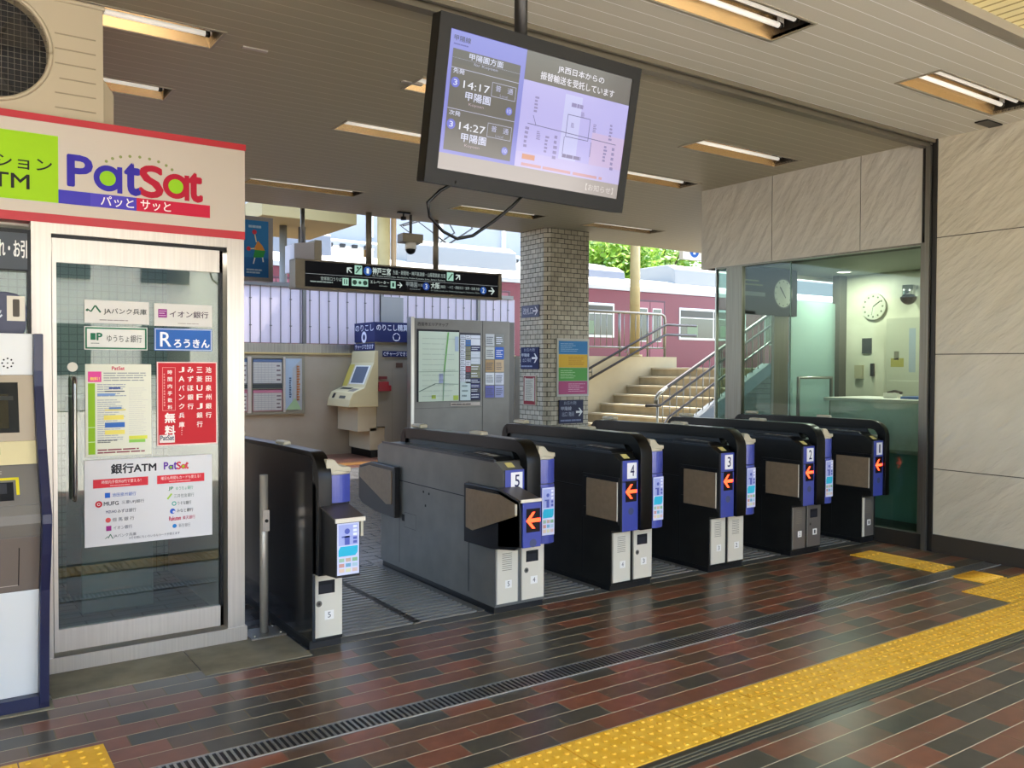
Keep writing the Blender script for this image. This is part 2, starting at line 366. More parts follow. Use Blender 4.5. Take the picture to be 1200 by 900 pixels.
# right wall of marble panels, each joint a thin dark groove
def marble(x, y0, y1, z0, z1, ycuts, zcuts, m, name, th=.3):
    b = MB(); ys = [y0, *ycuts, y1]; zs = [z0, *zcuts, z1]; g = .004
    b.box(x+.006, x+th, y0, y1, z0, z1, mat('joint_dark', '#4a453a', .8))
    for i in range(len(ys)-1):
        for j in range(len(zs)-1): b.box(x, x+.02, ys[i]+(g if i else 0), ys[i+1]-(g if i < len(ys)-2 else 0), zs[j]+(g if j else 0), zs[j+1]-(g if j < len(zs)-2 else 0), m)
    return b.build(name, kind='structure')
marble(7.0, -2.5, 3.885, .15, CZ, [-1.2, 0, 1.2, 2.4], [.70, 1.665, 2.642], M_marble, 'wall_right')
marble(7.0, 4.02, 6.52, 2.613, CZ, [4.60, 5.58], [], M_marble_dk, 'wall_lintel')
b = MB(); b.box(6.985, 7.3, -2.5, 3.885, -.2, .15, mat('skirting_dark', '#3a342c', .5)); b.build('baseboard_right', kind='structure')
b = MB(); b.box(6.985, 7.03, 3.885, 3.915, 0, CZ, M_darkmetal); b.box(7.0, 7.1, 3.915, 3.935, 0, CZ, mat('track_black', '#0c0b0a', .6)); b.box(6.97, 7.1, 3.935, 3.975, 0, CZ-.05, M_postst); b.build('trim_3', kind='structure')
# the concourse wall at the back with its capping
b = MB(); b.box(-3, 9.72, 14.0, 14.25, 0, 1.74, M_beigewall); b.build('wall_back', kind='structure')
b = MB(); b.box(-3, 9.72, 13.97, 14.26, 1.74, 1.765, mat('cap_yellow', '#b9a46a', .5)); b.box(-3, 9.72, 14.02, 14.2, 1.765, 1.92, M_steel); b.build('trim_4', kind='structure')
b = MB(); b.box(9.72, 9.9, 12.5, 14.25, 0, 1.75, M_beigewall); b.build('wall_return', kind='structure')
# wall on the far left so the concourse is closed there
b = MB(); b.box(-8.2, -8, -2.5, 14, 0, CZ, M_beigewall); b.build('wall_left', kind='structure')

# tiled pillar
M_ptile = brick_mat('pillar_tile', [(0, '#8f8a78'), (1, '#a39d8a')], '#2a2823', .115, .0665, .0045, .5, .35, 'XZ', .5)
M_ptile_lit = brick_mat('pillar_tile_lit', [(0, '#a8a391'), (1, '#b9b4a2')], '#2a2823', .115, .0665, .0045, .5, .35, 'YZ', .5)  # same tile, paler: the side light is painted into its colour
b = MB(); c = .07
pts = [(7.05+c, 9.40), (7.80, 9.40), (7.80, 10.03), (7.05, 10.03), (7.05, 9.40+c)]
b.prism(pts, 'Z', 0, CZ, M_ptile)
b.bm.faces.ensure_lookup_table()
k = b.mi(M_ptile_lit)
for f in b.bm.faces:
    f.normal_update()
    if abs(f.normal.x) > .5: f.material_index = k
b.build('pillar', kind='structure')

# ================================================================ floor fittings
def tactile(cells, name, label, dot, bars=False):
    """cells: (x0,x1,y0,y1) yellow blocks with domes or bars, one strip"""
    b = MB()
    for (x0, x1, y0, y1, kx, ky) in cells:
        b.box(x0+.003, x1-.003, y0+.003, y1-.003, -.005, .006, M_yellow)
        for i in range(kx):
            for j in range(ky):
                cx, cy = x0+(x1-x0)*(i+.5)/kx, y0+(y1-y0)*(j+.5)/ky
                if bars: b.cyl((cx, y0+.02, .006), (cx, y1-.02, .006), .010, M_yellow, 8)
                else: b.cyl((cx, cy, .006), (cx, cy, .0115), dot, M_yellow, 8, dot*.62)
    o = b.build(name); tag(o, label, 'tactile paving'); return o
cells = [(2.732-.305*k, 2.732-.305*(k-1), 2.41, 2.725, 6, 6) for k in range(1, 13)]
tactile(cells, 'tactile_strip', 'yellow tactile blocks of large square tiles at the bottom edge', .013)
cells = []
for r in range(3):
    y0 = 2.41+.105*r; x = 2.735 - (.0 if r != 1 else .0)
    w0 = .11 if r == 1 else .215
    while x < 6.95:
        w = min(w0, 6.955-x); w0 = .215; cells.append((x, x+w, y0, y0+.105, 4 if w > .15 else 2, 2)); x += w
tactile(cells, 'tactile_strip', 'long yellow tactile strip of small dotted bricks crossing the brick floor', .012)
cells = [(5.90+.155*i, 5.90+.155*(i+1), 2.732+.112*j, 2.732+.112*(j+1), 3, 2) for i in range(7) for j in range(3)]
tactile(cells, 'tactile_pad', 'square yellow dotted tactile pad beside the marble wall skirting', .012)
tactile([(6.26, 6.57, 3.075, 3.335, 6, 1)], 'tactile_guide', 'short yellow barred tactile block between the drain and dotted pad', .01, True)
tactile([(6.285, 6.585, 3.47+.24*i, 3.47+.24*(i+1), 5, 1 if i else 4) for i in range(3)], 'tactile_guide', 'faded yellow guide strip on the floor in front of the steel door post', .01, False)
tactile([(.59-.305*k, .59-.305*(k-1), 3.475, 3.778, 5, 5) for k in range(1, 4)], 'tactile_strip', 'short yellow dotted strip in front of the terminal numbered 1', .013)
# drain
t = root('drain_grate', (3, 3.38, 0), 'long steel slotted drain grate running across the brick floor', 'drain')
b = MB(); b.box(-3, 6.97, 3.312, 3.444, -.02, .0015, mat('drain_dark', '#0d0d0e', .5)); b.build('channel', t)
b = MB(); b.box(-3, 6.97, 3.312, 3.320, 0, .006, mat('drain_edge', '#aaa69c', .4, .3)); b.box(-3, 6.97, 3.438, 3.448, 0, .005, M_steel); b.build('frame', t)
b = MB(); x = -3.0
while x < 6.95: b.box(x, x+.011, 3.32, 3.438, .001, .0045, M_steel); x += .027
b.build('slats', t)
b = MB(); b.box(-3, 6.95, 2.30, 2.405, -.01, .002, mat('channel_strip', '#34332c', .35))
for k in range(3): b.box(-3, 6.95, 2.325+.022*k, 2.331+.022*k, 0, .006, mat('channel_rib', '#6c6650', .4))
o = b.build('floor_channel'); tag(o, 'dark ribbed metal channel along the front of the yellow strip', 'channel')
# stone slab under the booth
b = MB(); xs = [-2.0, .47, 1.14, 1.70]
for i in range(3): b.box(xs[i]+.003, xs[i+1]-.003, 4.42 if i < 2 else 4.33, 4.85, -.05, .003, M_concrete)
b.box(-.5, .47, 4.30, 4.43, -.05, .004, M_concrete)
o = b.build('stone_slab'); tag(o, 'worn grey stone slabs under the bank booth front', 'slab')
# border strips at the gate line
b = MB(); b.box(1.90, 2.9, 4.42, 4.50, -.02, .004, mat('strip_grey', '#55534c', .5))
for i in range(4): b.box(3.30+.975*i, 3.87+.975*i, 4.42, 4.50, -.02, .004, mat('strip_grey', '#55534c', .5))
b.build('trim_5', kind='structure')
M_matbar = mat('mat_bar', '#7d7a72', .34); M_matgap = mat('mat_gap', '#050505', .8); M_matfr = mat('mat_frame', '#5c5951', .45)
for x0, x1, lb in ((1.91, 2.90, 'wide ribbed floor mat between the booth half gate and gate 5'), (3.31, 3.86, 'ribbed dark floor mat in the aisle between gates 5 and 4'), (4.27, 4.83, 'ribbed dark floor mat in the aisle between gates 4 and 3'), (5.24, 5.80, 'ribbed dark floor mat in the aisle between gates 3 and 2'), (6.21, 6.77, 'ribbed dark floor mat in the aisle between gates 2 and 1')):
    t = root('floor_mat', ((x0+x1)/2, 5.2, 0), lb, 'floor mat', 'ribbed mats between the ticket gates')
    b = MB(); b.box(x0, x1, 4.50, 6.05, -.01, .001, M_matgap); b.box(x0, x0+.05, 4.50, 6.05, 0, .012, M_matfr); b.box(x1-.05, x1, 4.50, 6.05, 0, .012, M_matfr)
    if x1-x0 > .9: b.box(2.40, 2.45, 4.50, 6.05, 0, .012, M_matfr)
    b.build('frame', t)
    b = MB(); y = 4.515
    while y < 6.0: b.box(x0+.05, x1-.05, y, y+.032, .0, .012, M_matbar); y += .06
    b.build('ribs', t)
b = MB(); b.box(3.0, 6.35, 12.3, 12.6, -.01, .007, mat('guide_orange', '#a8702c', .5))
o = b.build('tactile_strip'); tag(o, 'orange brown guide strip on the floor beyond the wide gate', 'tactile paving')

# ================================================================ ceiling lamps
def lamp(x, y, label):
    t = root('ceiling_lamp', (x+.63, y+.15, CZ), label, 'ceiling lamp', 'recessed ceiling lamps')
    x1, y1 = x+1.26, y+.30; d = .11
    b = MB(); fr = mat('lamp_frame', '#a09884', .4, .3)
    b.box(x-.012, x1+.012, y-.012, y+.004, CZ-.006, CZ+.02, fr); b.box(x-.012, x1+.012, y1-.004, y1+.012, CZ-.006, CZ+.02, fr); b.box(x-.012, x+.004, y, y1, CZ-.006, CZ+.02, fr); b.box(x1-.004, x1+.012, y, y1, CZ-.006, CZ+.02, fr)
    b.build('frame', t)
    b = MB(); th = .004
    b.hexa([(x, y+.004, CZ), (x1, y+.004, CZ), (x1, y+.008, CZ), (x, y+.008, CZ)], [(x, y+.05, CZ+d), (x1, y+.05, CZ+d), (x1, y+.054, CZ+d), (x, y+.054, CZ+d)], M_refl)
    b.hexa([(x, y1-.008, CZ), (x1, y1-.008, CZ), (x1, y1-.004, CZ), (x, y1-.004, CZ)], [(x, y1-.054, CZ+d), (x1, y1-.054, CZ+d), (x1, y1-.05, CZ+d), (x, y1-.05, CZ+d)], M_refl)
    b.box(x, x1, y+.05, y1-.05, CZ+d, CZ+d+.004, mat('lamp_back', '#8a8270', .4, .3)); b.box(x, x+.004, y, y1, CZ, CZ+d, M_darkmetal); b.box(x1-.004, x1, y, y1, CZ, CZ+d, M_darkmetal)
    b.build('reflector', t)
    for yy in (y+.095, y+.205):
        b = MB(); b.cyl((x+.05, yy, CZ+.045), (x1-.05, yy, CZ+.045), .016, M_tube, 12); tb = b.build('tube', t)
        b = MB(); b.cyl((x+.03, yy, CZ+.045), (x+.055, yy, CZ+.045), .019, M_darkmetal, 10); b.cyl((x1-.055, yy, CZ+.045), (x1-.03, yy, CZ+.045), .019, M_darkmetal, 10)
        b.box(x+.02, x+.05, yy-.012, yy+.012, CZ+.04, CZ+d, M_white); b.box(x1-.05, x1-.02, yy-.012, yy+.012, CZ+.04, CZ+d, M_white); b.build('socket', tb)
    return t
VIS = {(2.84, 2.99): 'twin tube lamp recessed in the front ceiling right above the display screen',
       (5.40, 2.99): 'twin tube lamp recessed in the front ceiling nearest the marble wall',
       (.18, 5.02): 'twin tube lamp beside the air conditioner, with wide white reflector',
       (2.74, 5.02): 'twin tube lamp half hidden behind the upper left of the screen',
       (5.43, 5.02): 'bright twin tube lamp just left of the marble lintel',
       (.18, 6.25): 'dark brown lamp trough just right of the air conditioner',
       (2.74, 6.25): 'lamp with pale tube to the left of the screen bezel',
       (5.43, 6.25): 'lamp behind the right bottom corner of the screen',
       (2.76, 8.72): 'lamp near the ceiling edge above the blue poster',
       (5.28, 8.72): 'lamp near the ceiling edge above the tiled pillar',
       (7.35, 8.72): 'dark lamp trough close to the lintel end'}
lamps = None
for x, y in LX_ROWS:
    if (x, y) in VIS:
        if lamps is None: lamps = lamp(x, y, VIS[(x, y)])
        else: l_ = dup(lamps, (x+.63, y+.15, CZ)); l_['label'] = VIS[(x, y)]
    elif (x, y) in ((2.76, 7.50), (5.28, 7.50), (.25, 8.72), (.25, 7.50), (-2.36, 5.02), (-2.36, 6.25), (.25, 2.99), (-2.30, 2.99)):
        pass
    if (x, y) not in VIS:
        b = MB(); b.box(x, x+1.26, y, y+.3, CZ+.0, CZ+.02, M_ceil_f if y < 4 else M_ceil_r); b.build('ceiling_patch', kind='structure')
for i, (x, y, lb) in enumerate(((1.59, 5.16, 'thin metal slot in the ceiling right of the wide white lamp'), (2.66, 5.16, 'thin metal slot in the ceiling just left of the screen'))):
    b = MB(); b.box(x, x+.15, y, y+.03, CZ-.008, CZ+.01, M_alu); b.box(x, x+.15, y+.03, y+.04, CZ-.004, CZ+.01, M_black); o = b.build('ceiling_slot'); tag(o, lb, 'ceiling fitting')
b = MB(); b.box(6.75, 6.98, 3.36, 3.46, CZ-.01, CZ+.01, M_black); o = b.build('ceiling_vent'); tag(o, 'small black vent where front ceiling meets the marble wall', 'vent')

# ================================================================ display screen
def screen():
    TL = Vector((1.732, 3.0, 2.975)); TR = Vector((2.822, 3.0, 2.958)); BL = Vector((1.706, 3.12, 2.312))
    U = (TR-TL).normalized(); V = (TL-BL); h = V.length; V.normalize(); V = (V - U*V.dot(U)).normalized(); N = U.cross(V); w = (TR-TL).length
    t = root('display_screen', (2.2, 3.1, 2.6), 'large tilted departure screen in black bezel hanging from the ceiling', 'screen')
    M4 = lambda u, v, d: BL + U*u + V*v + N*d
    def slab(b, u0, u1, v0, v1, d0, d1, m): b.hexa([M4(u0, v0, d0), M4(u1, v0, d0), M4(u1, v1, d0), M4(u0, v1, d0)], [M4(u0, v0, d1), M4(u1, v0, d1), M4(u1, v1, d1), M4(u0, v1, d1)], m)
    bz = mat('bezel', '#131210', .5, spec=.25)
    b = MB(); slab(b, 0, w, 0, h, -.075, -.006, bz); b.build('case', t, .006)
    b = MB(); e = .055; eb = .062
    slab(b, 0, w, 0, eb, -.006, 0, bz); slab(b, 0, w, h-e, h, -.006, 0, bz); slab(b, 0, e, eb, h-e, -.006, 0, bz); slab(b, w-.045, w, eb, h-e, -.006, 0, bz); b.build('bezel', t)
    b = MB(); b.cyl((2.145, 3.055, 2.93), (2.145, 3.055, 3.55), .029, mat('pole_dark', '#1f1d1a', .4)); b.box(2.05, 2.24, 3.14, 3.18, 2.5, 2.85, bz); b.build('hanger_pole', t)
    b = MB(); b.tube([(1.86, 3.12, 2.33), (1.80, 3.15, 2.29), (1.745, 3.16, 2.235), (1.76, 3.17, 2.18), (1.83, 3.18, 2.125), (1.90, 3.18, 2.10), (1.98, 3.18, 2.12), (2.08, 3.17, 2.19), (2.16, 3.14, 2.26), (2.22, 3.13, 2.32)], .0075, M_black); b.build('cable', t)
    # picture: inside size
    iw, ih = w-e-.045, h-e-eb; o0 = M4(e, eb, -.005)
    a = Art(o0, U, V, glowing=.2)
    X = lambda f: f*iw
    Y = lambda f: f*ih
    a.rect(0, 0, iw, ih, '#7d80d8', 0)
    a.rect(0, 0, iw, Y(.12), '#aaa09a', 1)
    a.rect(X(.385), Y(.12), iw, Y(.78), '#b9b2ee', 1); a.rect(X(.385), Y(.12), iw, Y(.24), '#c3b9ea', 2); a.rect(X(.62), Y(.24), X(.72), Y(.75), '#c6c6f4', 2); a.rect(X(.80), Y(.24), iw, Y(.5), '#c9b3dc', 2)
    a.rect(X(.385), Y(.78), iw, ih, '#605a54', 1)
    a.rect(X(.02), Y(.145), X(.36), Y(.87), '#545049', 1)
    for v in (.805, .735, .445): a.rect(X(.02), Y(v), X(.36), Y(v)+.0025, '#b9bbd8', 2)
    a.rect(X(.02), Y(.77), X(.36), Y(.87), '#4d4a47', 2)
    a.text('甲陽線', X(.02), Y(.925), X(.10), Y(.965), '#26244a'); a.rules(X(.02), Y(.89), X(.10), Y(.915), 1, '#4a4aa0', 2)
    a.text('甲陽園方面', X(.10), Y(.815), X(.27), Y(.862), '#d8dcf8', 3); a.text('for Koyoen', X(.125), Y(.775), X(.245), Y(.80), '#a8aac8', 3)
    for (v, tm, lab) in ((.60, '14:17', '先発'), (.30, '14:27', '次発')):
        a.text(lab, X(.03), Y(v+.10), X(.085), Y(v+.135), '#d8dcf8', 3)
        a.disc(X(.045), Y(v+.035), .0205, '#5b63d2', 3); a.text('3', X(.036), Y(v+.015), X(.054), Y(v+.055), '#d8dcf8', 4)
        a.text(tm, X(.085), Y(v+.008), X(.215), Y(v+.062), '#f0f2ff', 3, bold=0)
        a.frame(X(.225), Y(v-.005), X(.35), Y(v+.10), .0022, '#b9bbd8', 3); a.text('普　通', X(.245), Y(v+.04), X(.335), Y(v+.085), '#c4c8f0', 3, bold=0); a.text('Local', X(.27), Y(v+.005), X(.31), Y(v+.025), '#a0a2c0', 3, bold=0)
        a.text('甲陽園', X(.10), Y(v-.075), X(.225), Y(v-.015), '#dfe3ff', 3); a.text('Koyoen', X(.12), Y(v-.115), X(.195), Y(v-.09), '#c0a8b4', 3, bold=0)
        a.disc(X(.325), Y(v-.085), .0165, '#6a74d8', 3); a.text('10', X(.315), Y(v-.10), X(.335), Y(v-.07), '#c8ccf4', 4)
    a.text('JR西日本からの', X(.56), Y(.89), X(.83), Y(.95), '#ece8f4', 3); a.text('振替輸送を受託しています', X(.47), Y(.81), X(.90), Y(.87), '#ece8f4', 3)
    g = '#6a6690'
    a.line(X(.43), Y(.46), X(.95), Y(.44), .0035, g, 3); a.line(X(.455), Y(.53), X(.475), Y(.46), .003, g, 3)
    a.frame(X(.645), Y(.42), X(.78), Y(.60), .0032, g, 3); a.line(X(.64), Y(.42), X(.64), Y(.28), .003, g, 3); a.line(X(.80), Y(.42), X(.80), Y(.30), .003, g, 3)
    for u, v0, v1 in ((.455, .55, .68), (.42, .27, .44), (.485, .35, .42), (.535, .26, .40), (.585, .22, .42), (.80, .5, .57), (.90, .46, .60), (.88, .28, .42), (.93, .22, .42), (.72, .60, .64), (.67, .50, .54)):
        a.rules(X(u), Y(v0), X(u+.022), Y(v1), 5, '#8a7fb0', 3, .6)
    a.rules(X(.64), Y(.25), X(.80), Y(.29), 1, '#7a709c', 3, .7); a.rules(X(.66), Y(.655), X(.76), Y(.70), 1, '#8a80b4', 3, .7)
    a.rect(X(.42), Y(.185), X(.49), Y(.225), '#d08a68', 3); a.rules(X(.42), Y(.125), X(.97), Y(.165), 1, '#cf9aa0', 3, .55); a.text('【お知らせ】', X(.80), Y(.03), X(.97), Y(.085), '#ded4d0', 3, bold=0)
    a.build(t, 'screen')
screen()

# ================================================================ bank booth
def logo(a, u0, v0, u1, v1, l=2, c1='#30269a', c2='#ac1030', flat=False):
    """the two-colour six letter logo with round a's, filled green"""
    W, H = u1-u0, v1-v0; P = lambda f: u0+f*W
    cap = lambda f: v0+f*H
    if flat: a.text('PatSat', u0, v0, u1, v1, c1, l, .03); return
    a.text('P', P(0), cap(.09), P(.165), cap(.98), c1, l, .028)
    for (f, c) in ((.185, c1), (.70, c2)):
        r = .095*W; cu, cv = P(f)+r, cap(.0)+r*1.15; ry = r
        a.disc(cu, cv, r*.66, '#8cc21a', l); a.ring(cu, cv, r*.62, r*1.08, c, l+.5); a.rect(cu+r*.72, cap(.0), cu+r*1.12, cv+r*1.05, c, l+1.2)
    a.text('t', P(.41), cap(.02), P(.515), cap(.95), c1, l, .028); a.text('S', P(.52), cap(.0), P(.69), cap(.95), c2, l, .028); a.text('t', P(.90), cap(.02), P(1.0), cap(.90), c2, l, .028)
def booth():
    t = root('bank_booth', (.3, 5.5, 0), 'white bank machine booth with red striped sign and glass door', 'booth')
    Y0 = 4.79
    b = MB()
    wht = mat('booth_white', '#bdb3a6', .4)
    b.box(-1.9, 1.483, Y0, 4.90, 2.251, 2.295, M_red); b.box(-1.9, 1.483, Y0, 4.90, 2.295, 2.745, wht); b.box(-1.9, 1.487, Y0-.006, 6.55, 2.745, 2.779, M_red)
    b.build('sign_panel', t)
    b = MB(); b.box(-1.9, 1.483, 4.90, 6.5, 2.24, 2.745, wht); b.box(-1.9, 1.475, 6.45, 6.5, 0, 2.24, wht); b.box(1.43, 1.475, 4.86, 6.5, 0, 2.24, wht); b.box(-1.9, -1.85, 4.9, 6.5, 0, 2.24, wht); b.build('shell', t)
    b = MB(); b.box(-1.9, 1.43, 6.42, 6.45, .0, 2.24, line_mat('booth_tile', '#8d988f', '#5d665f', .05, .1, 'X', .4, .2, both=('Z', .05, .1))); b.box(-1.9, 1.43, 4.9, 6.42, .0, .075, brick_mat('booth_floor', [(0, '#3c3b34'), (1, '#4a4942')], '#2a2a26', .3, .1, .004, .5, .35)); b.build('lining', t)
    b = MB(); b.box(-1.9, 1.487, Y0-.012, 4.95, 0, .08, M_alu); b.build('base_rail', t)
    for x0, x1 in ((1.384, 1.477), (.435, .522)):
        b = MB(); b.box(x0, x1, Y0, 4.90, .08, 2.251, M_alu); b.build('post', t)
    b = MB(); b.box(.522, 1.384, Y0+.002, 4.90, 2.2, 2.251, M_alu); b.box(.522, 1.384, Y0+.02, 4.90, 2.18, 2.2, M_black); b.build('header', t)
    d = MB(); d.box(.526, 1.36, 4.80, 4.835, 2.06, 2.18, M_alu); d.box(.526, 1.36, 4.80, 4.835, .10, .213, M_alu); d.box(.526, .545, 4.80, 4.835, .213, 2.06, M_alu); d.box(1.345, 1.362, 4.80, 4.835, .1, 2.18, M_black)
    dr = d.build('door', t)
    b = MB(); b.box(.545, 1.345, 4.816, 4.822, .213, 2.06, M_doorglass); b.build('pane', dr)
    b = MB(); b.tube([(.617, 4.80, .87), (.617, 4.755, .87), (.617, 4.75, .90), (.617, 4.75, 1.45), (.617, 4.755, 1.48), (.617, 4.80, 1.48)], .012, mat('handle_steel', '#8c8880', .22, .9)); b.build('door_handle', dr)
    b = MB(); b.disc = None; b.cyl((.617, 4.815, 1.537), (.617, 4.811, 1.537), .024, M_cream); b.build('sticker', dr)
    # side window with header sign
    b = MB(); b.box(-1.85, .435, 4.82, 4.85, .1, .25, M_alu); b.box(.42, .435, 4.80, 4.86, .1, 2.21, M_black); b.box(-1.85, .42, 4.80, 4.86, 2.19, 2.21, M_black); b.build('window_frame', t)
    b = MB(); b.box(-1.85, .42, 4.83, 4.836, .25, 2.0, M_doorglass); b.build('pane', t)
    a = Art((.0, 4.802, 2.04)); a.rect(-.6, -.03, .42, .15, '#4a5056', 0); a.rect(-.6, -.035, .42, -.028, '#14161a', 1); a.text('入れ・お引出し', .31, .035, .66, .115, '#e8e8e4', 1) if False else None
    a.text('入れ・お引', .265, .03, .418, .115, '#e8e8e4', 1); a.text('お預け', .10, .03, .24, .115, '#e8e8e4', 1); a.build(t, 'header_sign')
    # fascia lettering
    a = Art((0, Y0-.001, 0))
    a.rect(-.6, 2.352, .556, 2.682, '#95c50e', 1); a.text('ステーション', .03, 2.50, .528, 2.56, '#1a1a18', 2); a.text('ATM', .19, 2.405, .43, 2.475, '#1a1a18', 2)
    a.rect(.556, 2.352, .918, 2.42, '#4a3fb4', 1); a.rect(.918, 2.352, 1.292, 2.42, '#c0183c', 1); a.rect(.556, 2.352, .70, 2.42, '#3d37a8', 2)
    a.text('パッと', .748, 2.362, .905, 2.412, '#f0ecea', 3); a.text('サッと', .938, 2.362, 1.088, 2.412, '#f0ecea', 3)
    logo(a, .60, 2.432, 1.247, 2.60)
    for i in range(9):
        th = R_(150-15*i); a.disc(.935+.185*math.cos(th)*1.0, 2.545+.088*math.sin(th)*1.0, .0075, '#7f8a52', 2)
    a.build(t, 'lettering')
    # machine inside
    b = MB(); b.box(.75, 1.15, 5.55, 6.2, .075, 1.35, mat('machine_grey', '#8f979a', .5)); b.prism([(5.55, .95), (5.35, .85), (5.35, .78), (5.55, .70)], 'X', .75, 1.15, mat('machine_grey', '#8f979a', .5)); b.box(.80, 1.1, 5.545, 5.56, 1.02, 1.28, M_screen_dark); b.build('cash_machine', t, .01)
    b = MB(); b.box(.2, 1.2, 5.4, 5.6, 2.225, 2.24, mat('booth_lamp', '#fff6e6', .4, emit=4)); b.build('lamp', t)
    return t
booth()
def poster(name, label, x0, x1, z0, z1, y, fill, fn, cat='poster', th=.002, group=None):
    t = root(name, ((x0+x1)/2, y, z0), label, cat, group)
    b = MB(); b.box(x0, x1, y, y+th, z0, z1, ink(fill)); b.build('sheet', t)
    a = Art((x0, y-.0003, z0)); fn(a, x1-x0, z1-z0); a.build(t)
    return t
YD = 4.808
def f(a, w, h):
    a.line(.012, .072, .03, .058, .006, '#1d5a3c'); a.line(.03, .058, .05, .09, .007, '#1d5a3c'); a.line(.05, .09, .075, .055, .008, '#1d5a3c'); a.disc(.012, .065, .006, '#1d5a3c')
    a.text('JAバンク兵庫', .09, .045, w-.012, .08, '#1e2420'); a.rules(.07, .012, w*.75, .022, 1, '#6a5a58')
poster('bank_sign', 'white bank sign with dark green mountain mark, upper left on the glass door', .672, .980, 1.762, 1.880, YD, '#d5d2cb', f, 'sign')
def f(a, w, h):
    a.rect(.02, .045, .065, .09, '#8a2a7e'); a.rules(.024, .05, .061, .085, 3, '#d8b0d0', 2); a.text('イオン銀行', .078, .048, w-.02, .083, '#4a3a48'); a.rules(.12, .012, w-.02, .02, 1, '#8a8078')
poster('bank_sign', 'white bank sign with purple square, upper right on the glass door', 1.006, 1.306, 1.757, 1.877, YD, '#d5d2cb', f, 'sign')
def f(a, w, h):
    a.frame(.004, .004, w-.004, h-.004, .008, '#1d6a48'); a.rect(.028, .05, .052, .085, '#1d6a48'); a.text('P', .058, .05, .082, .085, '#1d6a48', bold=.04); a.rules(.03, .028, .08, .038, 1, '#5a6a62'); a.text('ゆうちょ銀行', .105, .04, w-.028, .078, '#26302a', bold=.0)
poster('bank_sign', 'white bank sign in a green frame on the glass door', .671, .972, 1.626, 1.745, YD, '#dad8d0', f, 'sign')
def f(a, w, h):
    a.frame(.003, .003, w-.003, h-.003, .004, '#c8d0dc'); a.text('R', .03, .022, .085, .098, '#eef0f4', bold=.01); a.text('ろうきん', .10, .018, w-.015, .062, '#eef0f4', bold=.03)
poster('bank_sign', 'blue bank sign with white letter R on the glass door', 1.006, 1.306, 1.626, 1.746, YD, '#2c62ae', f, 'sign')
def f(a, w, h):
    logo(a, .125, h-.03, .185, h-.012, flat=True, c1='#c03050'); a.rect(.012, h-.092, .075, h-.038, '#e04a94'); a.text('無料！', .022, h-.085, .066, h-.066, '#f4e060', 2)
    a.rules(.085, h-.09, w-.02, h-.04, 4, '#7a8088'); a.rect(.012, .012, .045, h-.098, '#8cb818')
    for v in (.075, .15): a.rect(.012, v, .045, v+.003, '#d8e8b0', 2)
    a.rules(.055, h-.17, .20, h-.10, 6, '#8a90a0'); a.rules(.055, .08, .19, h-.18, 20, '#a0a4ac'); a.rules(.205, .11, w-.015, h-.12, 24, '#c4c0bc', duty=.18)
    for (u0, u1, v, hh, c) in ((.11, .165, .348, .008, '#2a4a90'), (.09, .185, .333, .005, '#303850'), (.055, .14, .313, .012, '#7a98c8'), (.11, .17, .243, .010, '#5a80b8'), (.09, .19, .236, .006, '#e0d060'), (.085, .18, .188, .024, '#e8d86a'), (.09, .185, .148, .026, '#3a6ab4'), (.09, .185, .112, .022, '#e8d86a'), (.205, .295, .083, .018, '#d8d850'), (.205, .285, .066, .016, '#90c858')):
        a.rect(u0, v, u1, v+hh, c, 3)
    a.rules(.055, .012, w-.03, .04, 2, '#8a3a4a', 2, .5); a.rules(.055, .068, .15, .085, 2, '#40464e', 2, .5)
poster('fee_poster', 'pale fee table poster with a green column beside the door handle', .674, .990, 1.076, 1.552, YD, '#dddcc8', f)
def f(a, w, h):
    a.frame(0, 0, w, h, .006, '#e8c8c0')
    for (tx, u, s, p, v) in (('池田泉州銀行', .268, .030, .0495, h-.028), ('三菱UFJ銀行', .220, .030, .0495, h-.028), ('みずほ銀行', .172, .030, .0495, h-.028), ('JAバンク兵庫', .126, .028, .0495, h-.028), ('時間内手数料', .066, .022, .0375, h-.045)):
        a.vtext(tx, u, v, s, p, '#f4e4dc', 2)
    a.frame(.028, h-.262, .094, h-.03, .0015, '#f0b8b0', 2); a.rules(.034, h-.24, .042, h-.06, 12, '#e89890', 2, .6)
    a.vtext('無料', .066, h-.275, .052, .068, '#f8ece4', 2, .03); a.rect(.012, .016, .09, .058, '#e8dcd4', 2); a.text('PatSat', .016, .03, .086, .055, '#3a4a60', 3, .02); a.rules(.124, .05, .13, .11, 5, '#f0c0b8', 2)
poster('red_poster', 'red poster with white vertical lettering, right side of the glass door', 1.018, 1.332, 1.116, 1.566, YD, '#c3222c', f)
